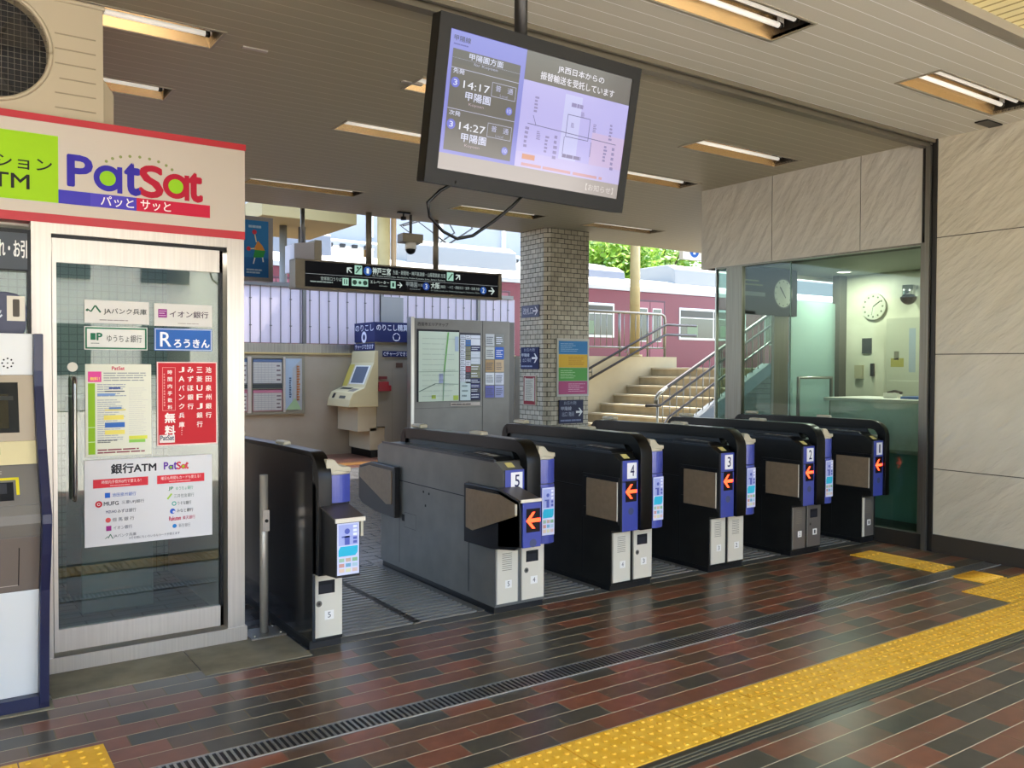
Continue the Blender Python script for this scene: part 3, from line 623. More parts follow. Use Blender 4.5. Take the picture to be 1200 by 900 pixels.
def f(a, w, h):
    a.text('銀行ATM', .125, h-.075, .345, h-.025, '#26242a', bold=.03); logo(a, .385, h-.072, .51, h-.03, c1='#6a3aa0', c2='#d03a4a')
    a.rect(.04, h-.145, .305, h-.10, '#d8323e'); a.text('時間内手数料0円で使える！', .08, h-.125, .27, h-.107, '#f4d8d4', 2, .005); a.rules(.12, h-.14, .23, h-.13, 1, '#f0b0ac', 2)
    a.rect(.35, h-.145, .595, h-.10, '#d8323e'); a.text('曜日も時間もカードも使える！', .37, h-.125, .575, h-.107, '#f4d8d4', 2, .005); a.rules(.41, h-.14, .53, h-.13, 1, '#f0b0ac', 2)
    L = [('池田泉州銀行', '#2a62b8', .13, .245, 'sq', '#2a6ac8'), ('三菱UFJ銀行', '#3a3a40', .175, .285, 'mu', '#c02030'), ('みずほ銀行', '#30303c', .155, .245, 'tx', '#4a4a70'), ('但 馬 銀 行', '#26242a', .13, .235, 'di', '#e05a58'), ('イオン銀行', '#4a4450', .135, .225, 'sq', '#a02a80'), ('JAバンク兵庫', '#30363a', .135, .245, 'ja', '#2a6a48')]
    for i, (tx, c, u0, u1, mk, mc) in enumerate(L):
        v = h-.185-.043*i; a.text(tx, u0, v-.010, u1, v+.010, c, 2, .004)
        if mk == 'sq': a.rect(u0-.035, v-.013, u0-.01, v+.013, mc, 2)
        elif mk == 'di': a.disc(u0-.02, v, .013, mc, 2)
        elif mk == 'mu': a.ring(.066, v, .008, .017, mc, 2); a.disc(.066, v, .005, mc, 2); a.text('MUFG', .09, v-.010, .16, v+.010, '#4a4a50', 2, .02)
        elif mk == 'tx': a.text('MIZUHO', .10, v-.007, .15, v+.007, mc, 2, .01)
        else: a.line(.095, v-.01, .11, v+.002, .003, mc, 2); a.line(.11, v-.008, .12, v+.012, .004, mc, 2); a.line(.12, v+.012, .132, v-.012, .004, mc, 2)
    L = [('ゆうちょ銀行', '#3a9a70', .445, .535, 'JP'), ('三井住友銀行', '#5a6a60', .435, .54, 'sl'), ('りそな銀行', '#2a3a34', .455, .525, 'ri'), ('みなと銀行', '#26262c', .45, .535, 'mi'), ('楽天銀行', '#c02a50', .48, .545, 'Ra'), ('新生銀行', '#7a8088', .46, .52, 'di')]
    for i, (tx, c, u0, u1, mk) in enumerate(L):
        v = h-.175-.0405*i; a.text(tx, u0, v-.010, u1, v+.010, c, 2, .004)
        if mk == 'JP': a.text('JP', .408, v-.01, .432, v+.01, '#2a7a58', 2, .03)
        elif mk == 'sl': a.line(.402, v-.014, .424, v+.014, .009, '#a8cc50', 2)
        elif mk == 'ri': a.ring(.436, v, .007, .012, '#50a898', 2)
        elif mk == 'mi': a.disc(.428, v, .014, '#2a5ac0', 2); a.disc(.434, v-.004, .006, '#e4e4ea', 3)
        elif mk == 'Ra': a.text('Rakuten', .41, v-.010, .47, v+.012, '#c02a50', 2, .02)
        else: a.disc(.438, v, .011, '#2a80c8', 2)
    a.text('※その他にもいろいろなカードが使えます', .21, .022, .465, .036, '#3a3a40', 2, .0)
poster('bank_list_sign', 'large white sheet listing banks low on the glass door', .667, 1.304, .612, 1.058, YD, '#dcdad9', f, 'sign')

# air conditioner on the booth roof
def aircon():
    t = root('air_conditioner', (.38, 5.05, 2.779), 'beige outdoor air conditioner unit standing on the booth roof', 'air conditioner')
    ac = mat('ac_beige', '#b4a88e', .5); y0, y1, x0, x1, z0, z1 = 4.93, 5.25, -.02, .785, 2.80, 3.40
    cx, cz, r = .27, 3.13, .262
    # front panel with a round opening
    b = MB(); n = 48; k = b.mi(ac)
    outer = []
    for i in range(n):
        a_ = 2*math.pi*i/n; dx, dz = math.cos(a_), math.sin(a_)
        s_ = min((x1-cx)/dx if dx > 1e-6 else ((x0-cx)/dx if dx < -1e-6 else 9), (z1-cz)/dz if dz > 1e-6 else ((z0-cz)/dz if dz < -1e-6 else 9)); outer.append((cx+dx*s_, cz+dz*s_))
    inn = [(cx+r*math.cos(2*math.pi*i/n), cz+r*math.sin(2*math.pi*i/n)) for i in range(n)]
    for i in range(n):
        j = (i+1) % n; b.face([(outer[i][0], y0-.001, outer[i][1]), (outer[j][0], y0-.001, outer[j][1]), (inn[j][0], y0-.001, inn[j][1]), (inn[i][0], y0-.001, inn[i][1])], ac)
        b.face([(inn[i][0], y0, inn[i][1]), (inn[j][0], y0, inn[j][1]), (inn[j][0], y0+.09, inn[j][1]), (inn[i][0], y0+.09, inn[i][1])], ac)
    for (xc, zc) in ((x0, z0), (x1, z0), (x1, z1), (x0, z1)):   # fill the corners
        near = min(range(n), key=lambda q: (outer[q][0]-xc)**2+(outer[q][1]-zc)**2)
        for q in (near-1, near):
            p, w = outer[q % n], outer[(q+1) % n]
            if abs(p[0]-w[0]) > 1e-5 and abs(p[1]-w[1]) > 1e-5: b.face([(p[0], y0-.001, p[1]), (xc, y0-.001, zc), (w[0], y0-.001, w[1])], ac)
    b.box(x0, x1, y0+.1, y1, z0, z1, ac)
    for (xa, xb, za, zb) in ((x0, x1, z1-.02, z1), (x0, x1, z0, z0+.02)): b.box(xa, xb, y0, y0+.1, za, zb, ac)
    b.box(x1-.02, x1, y0, y0+.1, z0, z1, ac); b.box(x0, x0+.02, y0, y0+.1, z0, z1, ac)
    b.build('casing', t)
    b = MB(); b.box(x0-.01, x1+.012, y0-.012, y1+.01, z1, z1+.022, ac); b.build('lid', t, .008)
    b = MB(); b.hexa([(x1, y0+.02, 2.80), (x1+.06, y0+.05, 2.80), (x1+.06, y1-.02, 2.80), (x1, y1, 2.80)], [(x1, y0+.02, 3.06), (x1+.06, y0+.05, 2.99), (x1+.06, y1-.02, 2.99), (x1, y1, 3.06)], ac); b.build('valve_cover', t, .006)
    b = MB()
    for i in range(6):
        z = 2.86+.075*i; b.box(.56 if i != 2 else .58, .75, y0-.004, y0, z, z+.006, mat('ac_groove', '#8f846c', .6))
    b.build('grooves', t)
    b = MB(); b.box(cx-r, cx+r, y0+.085, y0+.095, cz-r, cz+r, mat('fan_dark', '#12110f', .7)); hub = b.build('fan_back', t)
    b = MB(); b.cyl((cx, y0+.03, cz), (cx, y0+.08, cz), .05, mat('fan_blade', '#2a2722', .5))
    for q in range(3):
        a0 = R_(120*q+15); P = lambda rr, da, yy: (cx+rr*math.cos(a0+da), y0+yy, cz+rr*math.sin(a0+da))
        b.hexa([P(.05, 0, .04), P(.23, -.2, .03), P(.24, .75, .07), P(.05, .9, .075)], [P(.05, 0, .045), P(.23, -.2, .035), P(.24, .75, .075), P(.05, .9, .08)], mat('fan_blade', '#2a2722', .5))
    b.build('fan', t)
    b = MB(); wire = mat('wire_grey', '#8a8478', .4, .5)
    b.tube([(cx+(r+.012)*math.cos(R_(6*i)), y0-.004, cz+(r+.012)*math.sin(R_(6*i))) for i in range(61)], .011, ac, 8)
    for i in range(-9, 10):
        d_ = i*.028; q = math.sqrt(max(r*r-d_*d_, 0)); b.tube([(cx+d_, y0+.004, cz-q), (cx+d_, y0+.004, cz+q)], .0011, wire, 4)
    for i in range(-9, 10):
        d_ = i*.028; q = math.sqrt(max(r*r-d_*d_, 0)); b.tube([(cx-q, y0, cz+d_), (cx+q, y0, cz+d_)], .0018 if i % 2 == 0 else .001, wire, 4)
    b.build('fan_grille', t)
    b = MB()
    for x in (.08, .66): b.box(x, x+.06, y0-.02, y1+.02, 2.779, 2.80, mat('ac_foot', '#7a7464', .5))
    b.build('feet', t)
aircon()

# terminal numbered 1
def terminal():
    t = root('service_terminal', (.1, 4.5, 0), 'navy and white service terminal numbered 1, at the left edge', 'terminal')
    grey = mat('terminal_grey', '#6f6b64', .42); beige = mat('terminal_beige', '#a99b85', .45); cr = mat('terminal_cream', '#cfc295', .45); wh = mat('terminal_white', '#d4d6d4', .5)
    prof = [(4.772, .0), (4.330, .0), (4.322, .03), (4.30, .30), (4.262, .55), (4.20, .72), (4.163, .86), (4.165, .90), (4.215, .97), (4.335, 1.17), (4.455, 1.45), (4.468, 1.52), (4.462, 1.69), (4.772, 1.69)]
    b = MB(); b.prism(prof, 'X', .413, .452, M_navy); b.build('side_frame', t, .004)
    b = MB(); b.prism(prof, 'X', -.43, -.391, M_navy); b.build('side_frame', t, .004)
    ins = lambda q: [(max(y+.028, 0), z) for y, z in q]
    def panel(name, pts, m, x0=-.391, x1=.413):
        q = [(p[0], p[1]) for p in pts]; b = MB(); b.prism(q + [(4.77, q[-1][1]), (4.77, q[0][1])], 'X', x0, x1, m); return b.build(name, t, .003)
    b = MB(); b.prism([(x, z) for x, z in ((-.43, 1.69), (.385, 1.69), (.395, 1.72), (.402, 1.80), (.390, 1.85), (.36, 1.878), (.32, 1.886), (-.36, 1.886), (-.43, 1.83))], 'Y', 4.605, 4.772, M_navy); b.build('header', t, .003)
    panel('speaker_panel', [(4.505, 1.50), (4.49, 1.69)], wh)
    panel('screen_panel', [(4.395, 1.205), (4.497, 1.50)], beige)
    panel('card_panel', [(4.345, 1.105), (4.395, 1.205)], cr)
    panel('slot_panel', [(4.23, .94), (4.345, 1.105)], grey)
    panel('belly', [(4.232, .80), (4.205, .86), (4.205, .90), (4.23, .94)], grey)
    panel('lower_panel', [(4.30, .55), (4.232, .80)], mat('terminal_brown', '#6a6058', .45))
    panel('base_cabinet', [(4.375, .06), (4.345, .30), (4.30, .55)], wh)
    b = MB(); b.box(-.43, .452, 4.33, 4.77, -.0, .06, M_navy); b.build('plinth', t)
    # slanted faces: details along their own plane
    def plane(pa, pb):
        A, B = Vector((0, pa[0], pa[1])), Vector((0, pb[0], pb[1])); V = (B-A).normalized(); return A, V, (B-A).length
    A, V, L = plane((4.395, 1.205), (4.497, 1.50)); a = Art(A, FX, V); a.rect(.02, .04, .350, L-.035, '#1c1c18', 1); a.rect(.04, .06, .31, L-.09, M_screen_dark, 2); a.rect(.04, L-.12, .33, L-.10, '#3a3a34', 3); a.build(t, 'screen')
    A, V, L = plane((4.345, 1.105), (4.395, 1.205)); a = Art(A, FX, V); a.rect(.20, .05, .272, .085, '#7a9a3a', 1); a.rules(.205, .055, .268, .08, 2, '#b8c890', 2); a.build(t, 'sticker')
    A, V, L = plane((4.23, .94), (4.345, 1.105)); a = Art(A, FX, V); a.rect(.0, .025, .315, .115, '#15161a', 1); a.rect(.0, .06, .29, .11, '#33363c', 2); a.rect(.0, .125, .335, .137, '#d8c828', 3); a.rect(.325, .05, .337, .137, '#d8c828', 3); a.rules(.20, .155, .30, .175, 2, '#b8b4ac', 1); a.build(t, 'coin_slot')
    A, V, L = plane((4.30, .55), (4.232, .80)); a = Art(A, FX, V); a.rect(.33, .03, .334, .21, '#15120f', 1); a.rect(-.2, .03, .33, .033, '#b8b0a4', 1); a.build(t, 'flap')
    a = Art((0, 4.604, 0)); a.rect(.318, 1.752, .392, 1.868, '#cfc8b8', 1); a.text('1', .345, 1.775, .366, 1.85, '#4a443c', 2, .03); a.ring(.272, 1.80, .02, .024, '#b8bcc8', 1, a0=200, a1=360); a.text('し', .255, 1.76, .30, 1.82, '#c8ccd4', 2) ; a.build(t, 'lettering')
    A, V, L = plane((4.505, 1.50), (4.49, 1.69)); a = Art(A, FX, V)
    for i in range(8): a.disc(.312+.021*math.cos(R_(45*i)), .055+.021*math.sin(R_(45*i)), .0042, '#1a1a1a', 1, n=8)
    a.disc(.312, .055, .0035, '#1a1a1a', 1, n=8); a.build(t, 'speaker_holes')
terminal()

# steel barrier post beside the booth
t = root('barrier_post', (1.60, 4.82, 0), 'slim stainless steel post on a square base plate beside the booth', 'post')
b = MB(); b.cyl((1.60, 4.83, .01), (1.60, 4.83, .92), .024, mat('post_bright', '#b4aea2', .4, .45), 20); b.build('post', t)
b = MB(); b.box(1.50, 1.70, 4.735, 4.925, 0, .012, M_steel)
for x in (1.525, 1.675):
    for y in (4.76, 4.90): b.cyl((x, y, .012), (x, y, .022), .008, M_chrome, 8)
b.build('base_plate', t)
b = MB(); b.box(1.585, 1.622, 4.796, 4.81, .60, .72, M_alu); b.cyl((1.604, 4.80, .66), (1.604, 4.788, .66), .01, M_darkmetal, 10); b.build('latch', t)

# ================================================================ ticket gates
def hoop_path(yf, yr, z1):
    p = [(yf, .43), (yf, .60), (yf, .80), (yf, z1-.16)]
    for i in range(1, 9): a = R_(90*i/8); p.append((yf+.15-.15*math.cos(a), z1-.16+.15*math.sin(a)))
    p.append((yf+.7, z1-.012)); p.append((yr-.14, z1-.025))
    for i in range(1, 7): a = R_(90*i/6); p.append((yr-.10+.10*math.sin(a), z1-.125+.10*math.cos(a)))
    p.append((yr, .95)); return p
def gate(x0, number, left, right, label, wide_left=False, wide_right=False, left_only=False, right_only=False, foot_dark=False, right_num='', right_foot='knob'):
    w = .385 if not (left_only or right_only) else (.205 if left_only else .19)
    yf, yr = 4.41, 6.02; t = root('ticket_gate', (x0+w/2, 5.2, 0), label, 'ticket gate', 'automatic ticket gates')
    x1 = x0+w
    b = MB(); b.box(x0+.004, x1-.004, yf+.012, yr-.03, 0, .06, M_gatedark); b.build('kick_plate', t)
    body = [(yf, .04), (yf, .42), (4.315, .43), (4.315, .905), (4.40, .955), (6.0, .955), (6.08, .925), (6.08, .43), (yr, .42), (yr, .04)]
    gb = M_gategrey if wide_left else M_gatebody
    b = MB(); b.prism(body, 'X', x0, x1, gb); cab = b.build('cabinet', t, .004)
    hx = x0+.155 if not (left_only or right_only) else (x0+.150 if left_only else x0)
    hw = .105 if not (left_only or right_only) else (.06 if left_only else .075)
    # deck rims and the spine under the hoop
    b = MB()
    if not right_only: b.box(x0, x0+.012, 4.42, 6.0, .95, .966, M_gaterim)
    if not left_only: b.box(x1-.012, x1, 4.42, 6.0, .95, .966, M_gaterim)
    b.build('deck_rim', t)
    b = MB(); b.prism([(4.44, .94), (4.50, 1.03), (5.90, 1.03), (5.94, .94)], 'X', hx+.022, hx+hw-.022, M_gatedark); b.build('spine', t)
    b = MB(); b.ribbon(hoop_path(4.283, 5.99, 1.095), hx, hx+hw, .078, M_black); b.build('hoop', t, .008, 3)
    for yy in (4.93, 5.78):
        b = MB(); b.box(hx+hw*.18, hx+hw*.82, yy-.075, yy+.075, 1.075, 1.105, M_beigecap); b.build('sensor', t, .012, 3)
    if right_only:
        b = MB(); b.prism([(4.36, .06), (4.36, 1.04), (4.40, 1.06), (5.95, 1.05), (5.98, .06)], 'X', x0-.004, x0+.012, mat('gate_side_black', '#0f1012', .2, coat=.5)); b.build('side_panel', t)
    else:
        # seams, access door with lock, bronze flap on the left face
        a = Art((x0-.0006, 0, 0), LX)
        a.rect(-5.70, .693, -4.72, .698, '#0a0a0b', 1); a.rect(-4.722, .08, -4.716, .80, '#0a0a0b', 1); a.rect(-5.705, .08, -5.70, .80, '#0a0a0b', 1); a.rect(-4.72, .697, -4.70, .70, '#50545a', 2)
        a.rect(-5.70, .698, -4.72, .7005, '#5a5e64', 2); a.rect(-4.7155, .08, -4.713, .70, '#4a4e54', 2)
        for (y, z) in ((5.33, .655), (5.25, .650), (5.30, .56)): a.rect(-y-.01, z-.008, -y+.01, z+.008, '#08080a', 2)
        a.frame(-5.62, .36, -5.44, .47, .002, '#17191c', 2); a.rect(-5.66, .40, -5.62, .45, '#0d0e10', 2); a.build(t, 'access_door')
        if not wide_left:
            b = MB(); b.box(x0-.010, x0, 4.325, 4.715, .475, .795, M_gatedark); b.box(x0-.016, x0-.010, 4.335, 4.66, .50, .765, M_bronze); b.box(x0-.018, x0-.01, 4.66, 4.69, .70, .775, M_gatedark); b.box(x0-.018, x0-.01, 4.66, 4.69, .49, .56, M_gatedark); b.box(x0-.0175, x0-.012, 4.332, 4.337, .50, .765, M_cream); b.build('flap', t)
        else:
            for (sgn, nm) in ((1, 'front'), (-1, 'rear')):
                c0 = 4.41 if sgn > 0 else 6.0
                q = lambda d: c0 + sgn*d
                b = MB(); b.prism([(q(.30), .795), (q(-.11), .80), (q(-.32), .755), (q(-.335), .70), (q(-.335), .49), (q(-.27), .455), (q(-.02), .42), (q(.30), .415)], 'X', x0-.045, x0+.0, M_gatedark)
                if sgn > 0: b.prism([(4.31, .80), (4.085, .752), (4.075, .48), (4.31, .44)], 'X', x0-.045, x0+.105, M_gatedark)
                h = b.build('flap_housing', t, .006)
                b = MB(); b.prism([(q(.26), .765), (q(-.13), .77), (q(-.295), .735), (q(-.30), .665), (q(.18), .505), (q(.26), .515)], 'X', x0-.054, x0-.044, M_bronze)
                if sgn > 0: b.box(x0-.056, x0-.044, 4.105, 4.115, .67, .735, M_cream)
                b.build('flap', h)
            b = MB(); b.hexa([(x0-.045, 4.31, .80), (x0+.105, 4.31, .80), (x0+.105, 4.07, .752), (x0-.045, 4.07, .752)], [(x0-.045, 4.31, .808), (x0+.105, 4.31, .808), (x0+.105, 4.07, .762), (x0-.045, 4.07, .762)], mat('lid_brown', '#4a4440', .35)); b.box(x0-.045, x0+.105, 4.062, 4.074, .748, .766, M_cream); b.build('housing_lid', t)
        # left head: number plate, arrow plate
        b = MB(); b.box(x0+.006, x0+.150, 4.306, 4.316, .772, .912, M_blue); b.box(x0+.003, x0+.006, 4.304, 4.316, .43, .912, M_gaterim)
        if not wide_left: b.box(x0+.006, x0+.150, 4.306, 4.316, .430, .766, M_blue)
        b.build('head_plate', t, .002)
        ya = 4.3055; a = Art((x0, ya, 0)); a.rect(.048, .788, .135, .896, '#e8e8ea', 1); a.text(number, .077 if number != '1' else .086, .806, .112 if number != '1' else .104, .880, '#1c2050', 2, .008)
        a.build(t, 'number_sticker')
        if wide_left:
            b = MB(); b.box(x0-.032, x0+.098, 4.062, 4.075, .480, .745, M_blue); b.build('arrow_plate', t, .002); dx, ya, dz = -.045, 4.0605, -.06
        else: dx, dz = 0, 0
        a = Art((x0+dx, ya, dz)); cz = .70
        a.rect(.035, cz-.07, .135, cz+.07, '#140808', 1); a.arrow(.085, cz, .052, glow('#ff3a1a', 1.6), 180, 2, .42); a.disc(.085, .565, .025, '#4a5272', 1); a.build(t, 'arrow_display')
        # deck stickers and reader
        A = Vector((x0, 4.318, .912)); V = Vector((0, .085, .05)).normalized()
        a = Art(A, FX, V, step=.002); a.rect(.045, .02, .10, .07, '#cfc27a', 1); a.build(t, 'lamp_sticker')
        b = MB(); b.prism([(4.42, .955), (4.46, .978), (4.80, .985), (4.84, .955)], 'X', x0+.015, hx-.004, M_gatedark); b.build('card_reader', t)
        a = Art((x0, 4.46, .981), FX, Vector((0, .34, .007)).normalized(), step=.001); a.rect(.035, .02, .085, .11, '#b8b8b4', 1); a.rect(.03, .13, .09, .26, '#c8c8c8', 1); a.rect(.045, .16, .075, .23, '#2a2a30', 2); a.build(t, 'sticker')
    if not left_only:
        # right head with rounded front, beige cap above, poster below
        xr0 = x1-.130 if not right_only else x0+.05
        arc = [(xr0, 4.34)] + [(xr0+(x1-xr0)*i/8, 4.31-.022*math.sin(math.pi*i/8)) for i in range(9)] + [(x1, 4.34)]
        b = MB(); b.prism(arc, 'Z', .812, .962, M_blue); b.build('head_plate', t)
        b = MB(); b.prism([(p[0], p[1]+.002) for p in arc], 'Z', .962, .985, M_beigecap); b.prism([(xr0, .975), (x1, .975), (x1, 1.002), (xr0+.092, 1.004), (xr0+.070, 1.016), (xr0+.05, 1.040), (xr0+.035, 1.047), (xr0, 1.047)], 'Y', 4.298, 4.46, M_beigecap); b.build('cap', t, .005, 2)
        if wide_right:
            xa, xb = x0+.02, x0+.155
            b = MB(); b.prism([(4.31, .80), (4.10, .75), (4.10, .455), (4.31, .435)], 'X', xa, xb, M_gatedark); h = b.build('flap_housing', t, .004)
            b = MB(); b.hexa([(xa-.01, 4.31, .80), (xb+.02, 4.31, .80), (xb+.02, 4.085, .752), (xa-.01, 4.085, .752)], [(xa-.01, 4.31, .808), (xb+.02, 4.31, .808), (xb+.02, 4.085, .762), (xa-.01, 4.085, .762)], mat('lid_brown', '#4a4440', .35)); b.box(xa-.01, xb+.02, 4.078, 4.09, .742, .764, M_cream); b.box(xb+.004, xb+.018, 4.10, 4.14, .66, .74, M_beigecap); b.build('housing_lid', t)
            pu, pw, py = xa+.006, .122, 4.0985
        else:
            b = MB(); b.prism(arc, 'Z', .430, .806, M_blue); b.build('head_plate', t); pu, pw, py = xr0+.018, .097, 4.2865
        # poster sheet: i-figure, cyan cloud, small icons
        sh = Art((pu, py, .468 if wide_right else .485), step=.0008); h_ = .268 if wide_right else .30
        sh.rect(0, 0, pw, h_, '#cfd4ee', 1); sh.rect(.06*pw, .57*h_, .94*pw, .97*h_, '#a4aee0', 2); sh.disc(.45*pw, .84*h_, .12*pw, '#5662b4', 3); sh.rect(.34*pw, .58*h_, .56*pw, .75*h_, '#5662b4', 3); sh.rect(.2*pw, .72*h_, .56*pw, .75*h_, '#5662b4', 3)
        for k in range(5): sh.rect(.72*pw, (.60+.075*k)*h_, .90*pw, (.65+.075*k)*h_, '#5662b4' if k < 2 else '#e4e8f4', 3)
        sh.poly([(.06*pw, .36*h_), (.82*pw, .36*h_), (.92*pw, .42*h_), (.94*pw, .55*h_), (.15*pw, .55*h_), (.06*pw, .48*h_)], '#2fb6d8', 2)
        for i in range(3):
            for j in range(3): sh.rect((.08+.3*i)*pw, (.05+.1*j)*h_, (.32+.3*i)*pw, (.12+.1*j)*h_, ('#e0c8b0', '#c89890', '#9cc0a8', '#d8d8b0', '#70a8c8', '#c8b0a0', '#d8c0b8', '#a8c8d8', '#88b890')[3*i+j], 2)
        sh.build(t, 'poster')
    # feet
    def foot(u0, u1, kind, num):
        m = mat('foot_dark', '#77716a', .4, .4) if foot_dark else M_cream
        b = MB(); b.box(u0, u1, yf-.006, yf+.001, .06, .405, m); b.box(u0, u0+(.03 if left_only else .010), yf-.008, yf+.001, .06, .405, M_cream if left_only else M_steel); f_ = b.build('foot_panel', t, .002)
        W = u1-u0; a = Art((u0, yf-.0066, 0)); a.rect(W*.42, .155, W*.72, .205, '#eeece6', 1); a.text(num, W*.52, .165, W*.62, .196, '#30343c', 2, 0)
        if kind == 'vent':
            for k in range(9): a.rect(W*.28, .268+.013*k, W*.72, .272+.013*k, '#8a8474', 1)
        else:
            a.rect(W*.22, .30, W*.75, .372, '#14151a', 1); a.rect(W*.26, .306, W*.66, .35, '#23252c', 2); a.disc(W*.24, .248, .017, '#6a665c', 1); a.disc(W*.24, .248, .008, '#34322e', 2)
        a.build(f_, 'marking')
        return f_
    if not right_only: foot(x0+.004, x0+.172, left, number)
    if not left_only:
        if right_only: foot(x0+.008, x1-.004, 'knob', right_num)
        else: foot(x0+.194, x1-.008, right, right_num)
    return t
gate(1.712, '', '', 'knob', 'narrow black half gate beside the bank booth, foot numbered 5', right_only=True, wide_right=True, right_num='5')
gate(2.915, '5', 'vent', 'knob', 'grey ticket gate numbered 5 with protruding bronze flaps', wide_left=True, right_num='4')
gate(3.872, '4', 'vent', 'knob', 'black ticket gate numbered 4, directly right of the grey gate 5', right_num='3')
gate(4.845, '3', 'vent', 'vent', 'black ticket gate numbered 3 in the middle of the row', right_num='2')
gate(5.815, '2', 'vent', 'knob', 'black ticket gate numbered 2 with darker grey foot panels', foot_dark=True, right_num='1')
gate(6.785, '1', 'vent', '', 'narrow ticket gate numbered 1 next to the office glass', left_only=True, foot_dark=True)

# ================================================================ staff office behind glass
b = MB(); b.box(7.0, 9.4, 3.95, 6.4, -.2, .02, mat('office_floor', '#4a4c48', .4)); b.build('floor_office', kind='structure')
b = MB(); b.box(7.3, 9.4, 3.95, 6.5, 2.66, 2.72, mat('office_ceiling', '#8c9084', .6)); b.box(7.3, 13, 6.5, 6.52, 2.613, CZ, M_marble_dk); b.build('ceiling_office', kind='structure')
b = MB(); b.box(9.24, 9.5, 3.95, 6.4, 0, 2.7, noisy('office_wall', '#b4b4a0', '#c4c4b0', 3, .5)); b.build('wall_office', kind='structure')
b = MB(); b.box(7.3, 9.4, 3.80, 3.95, 0, 2.7, noisy('office_wall', '#b4b4a0', '#c4c4b0', 3, .5)); b.build('wall_office_side', kind='structure')
b = MB(); b.box(6.99, 7.06, 3.98, 6.3, 0, .13, mat('sill_dark', '#2a2620', .45)); b.box(6.99, 7.04, 3.975, 4.02, .13, 2.613, M_postst); b.box(6.99, 7.06, 4.02, 6.3, 2.595, 2.613, M_postst); b.build('window_1', kind='structure')
b = MB(); b.box(7.020, 7.028, 4.02, 5.36, .13, 2.60, M_glass); b.box(7.020, 7.028, 5.366, 5.95, .13, 2.60, M_glass); b.box(7.018, 7.03, 5.36, 5.366, .13, 2.60, mat('glass_edge', '#5a7a6c', .2)); b.box(7.02, 7.028, 6.16, 6.30, .13, 2.60, M_glass); b.build('window_2', kind='structure')
b = MB(); b.box(6.995, 7.05, 5.95, 6.16, 0, 2.613, M_postst); b.box(6.998, 7.04, 6.30, 6.315, 0, 2.613, M_steel); b.build('trim_7', kind='structure')
b = MB(); b.box(7.05, 7.93, 6.30, 6.308, .05, 2.60, M_glass); b.build('window_3', kind='structure')
b = MB(); b.box(7.95, 8.20, 6.29, 6.33, 0, 2.62, M_postst); b.build('trim_8', kind='structure')
fro = mat('frosted', '#b4d4c8', .5); fro.node_tree.nodes['Principled BSDF'].inputs['Transmission Weight'].default_value = .55
t = root('frosted_door', (8.65, 6.31, 0), 'pale green frosted glass door inside the office', 'door')
b = MB(); b.box(8.24, 9.10, 6.30, 6.315, .05, 2.32, fro); b.build('pane', t)
b = MB(); b.tube([(8.30, 6.22, .9), (8.30, 6.22, 1.43), (8.92, 6.22, 1.43), (8.92, 6.22, .9)], .022, M_steel, 8); b.tube([(8.30, 6.22, .95), (8.30, 6.30, .95)], .01, M_steel); b.tube([(8.92, 6.22, .95), (8.92, 6.30, .95)], .01, M_steel); b.build('handle', t)
b = MB(); b.box(9.10, 9.26, 6.24, 6.34, 0, 2.68, mat('column_dark', '#4f4d44', .4)); b.build('trim_9', kind='structure')
t = root('service_counter', (8.3, 4.9, 0), 'white marble topped service counter behind the office glass', 'counter')
b = MB(); b.box(7.95, 8.6, 4.0, 5.55, .72, 1.20, noisy('counter_marble', '#d4d8cc', '#eef0e8', 3, .3, lo=.4, hi=.55)); b.build('front', t)
b = MB(); b.box(7.90, 8.65, 3.99, 5.60, 1.20, 1.235, M_white); b.build('worktop', t, .004)
b = MB(); b.box(8.0, 8.55, 4.0, 5.5, .02, .70, mat('counter_teal', '#7fa89a', .4)); b.box(7.92, 8.6, 3.99, 5.58, .70, .735, mat('ledge', '#a8b0a4', .4)); b.build('base', t)
def small(name, label, cat, fn):
    b = MB(); fn(b); o = b.build(name); tag(o, label, cat); return o
def f(b): b.prism([(8.10, 4.50), (8.35, 4.50), (8.35, 4.85), (8.10, 4.85)], 'Z', 1.236, 1.262, mat('tray_blue', '#1f5aa8', .4))
small('money_tray', 'blue tray lying on the office counter', 'tray', f)
def f(b): b.box(8.2, 8.3, 4.95, 5.1, 1.236, 1.29, M_white); b.tube([(8.25, 4.92, 1.29), (8.25, 5.0, 1.31), (8.25, 5.08, 1.29)], .015, M_black)
small('telephone', 'small pale telephone on the office counter beside the blue tray', 'telephone', f)
def f(b): b.box(8.02, 8.06, 4.03, 4.16, 1.236, 1.40, M_black)
small('card_terminal', 'small black upright device at the right end of the counter', 'device', f)
def f(b): b.box(7.938, 7.948, 4.03, 4.20, .95, 1.08, mat('green_sticker', '#5f9a3c', .5)); b.box(7.938, 7.948, 4.05, 4.20, .78, .93, mat('notice_white', '#c8ccc0', .5))
small('counter_notice', 'green and white notice stuck on the counter front', 'notice', f)
t = root('wall_clock', (9.235, 5.85, 2.28), 'round pale clock with dark hands on the office rear wall', 'clock')
b = MB(); b.cyl((9.24, 5.87, 2.27), (9.21, 5.87, 2.27), .155, mat('clock_pale', '#a8aa98', .5), 28); b.build('face', t)
a = Art((9.2095, 5.87, 2.27), LX)
for i in range(12): a.disc(.12*math.sin(R_(30*i)), .12*math.cos(R_(30*i)), .012, '#5a5c50', 1, n=8)
a.line(0, 0, .09, .06, .012, '#26282a', 2); a.line(0, 0, -.02, -.1, .006, '#4a4c48', 2); a.build(t, 'hands')
t = root('dome_camera', (9.1, 5.30, 2.45), 'silver dome camera at the top of the office rear wall', 'camera')
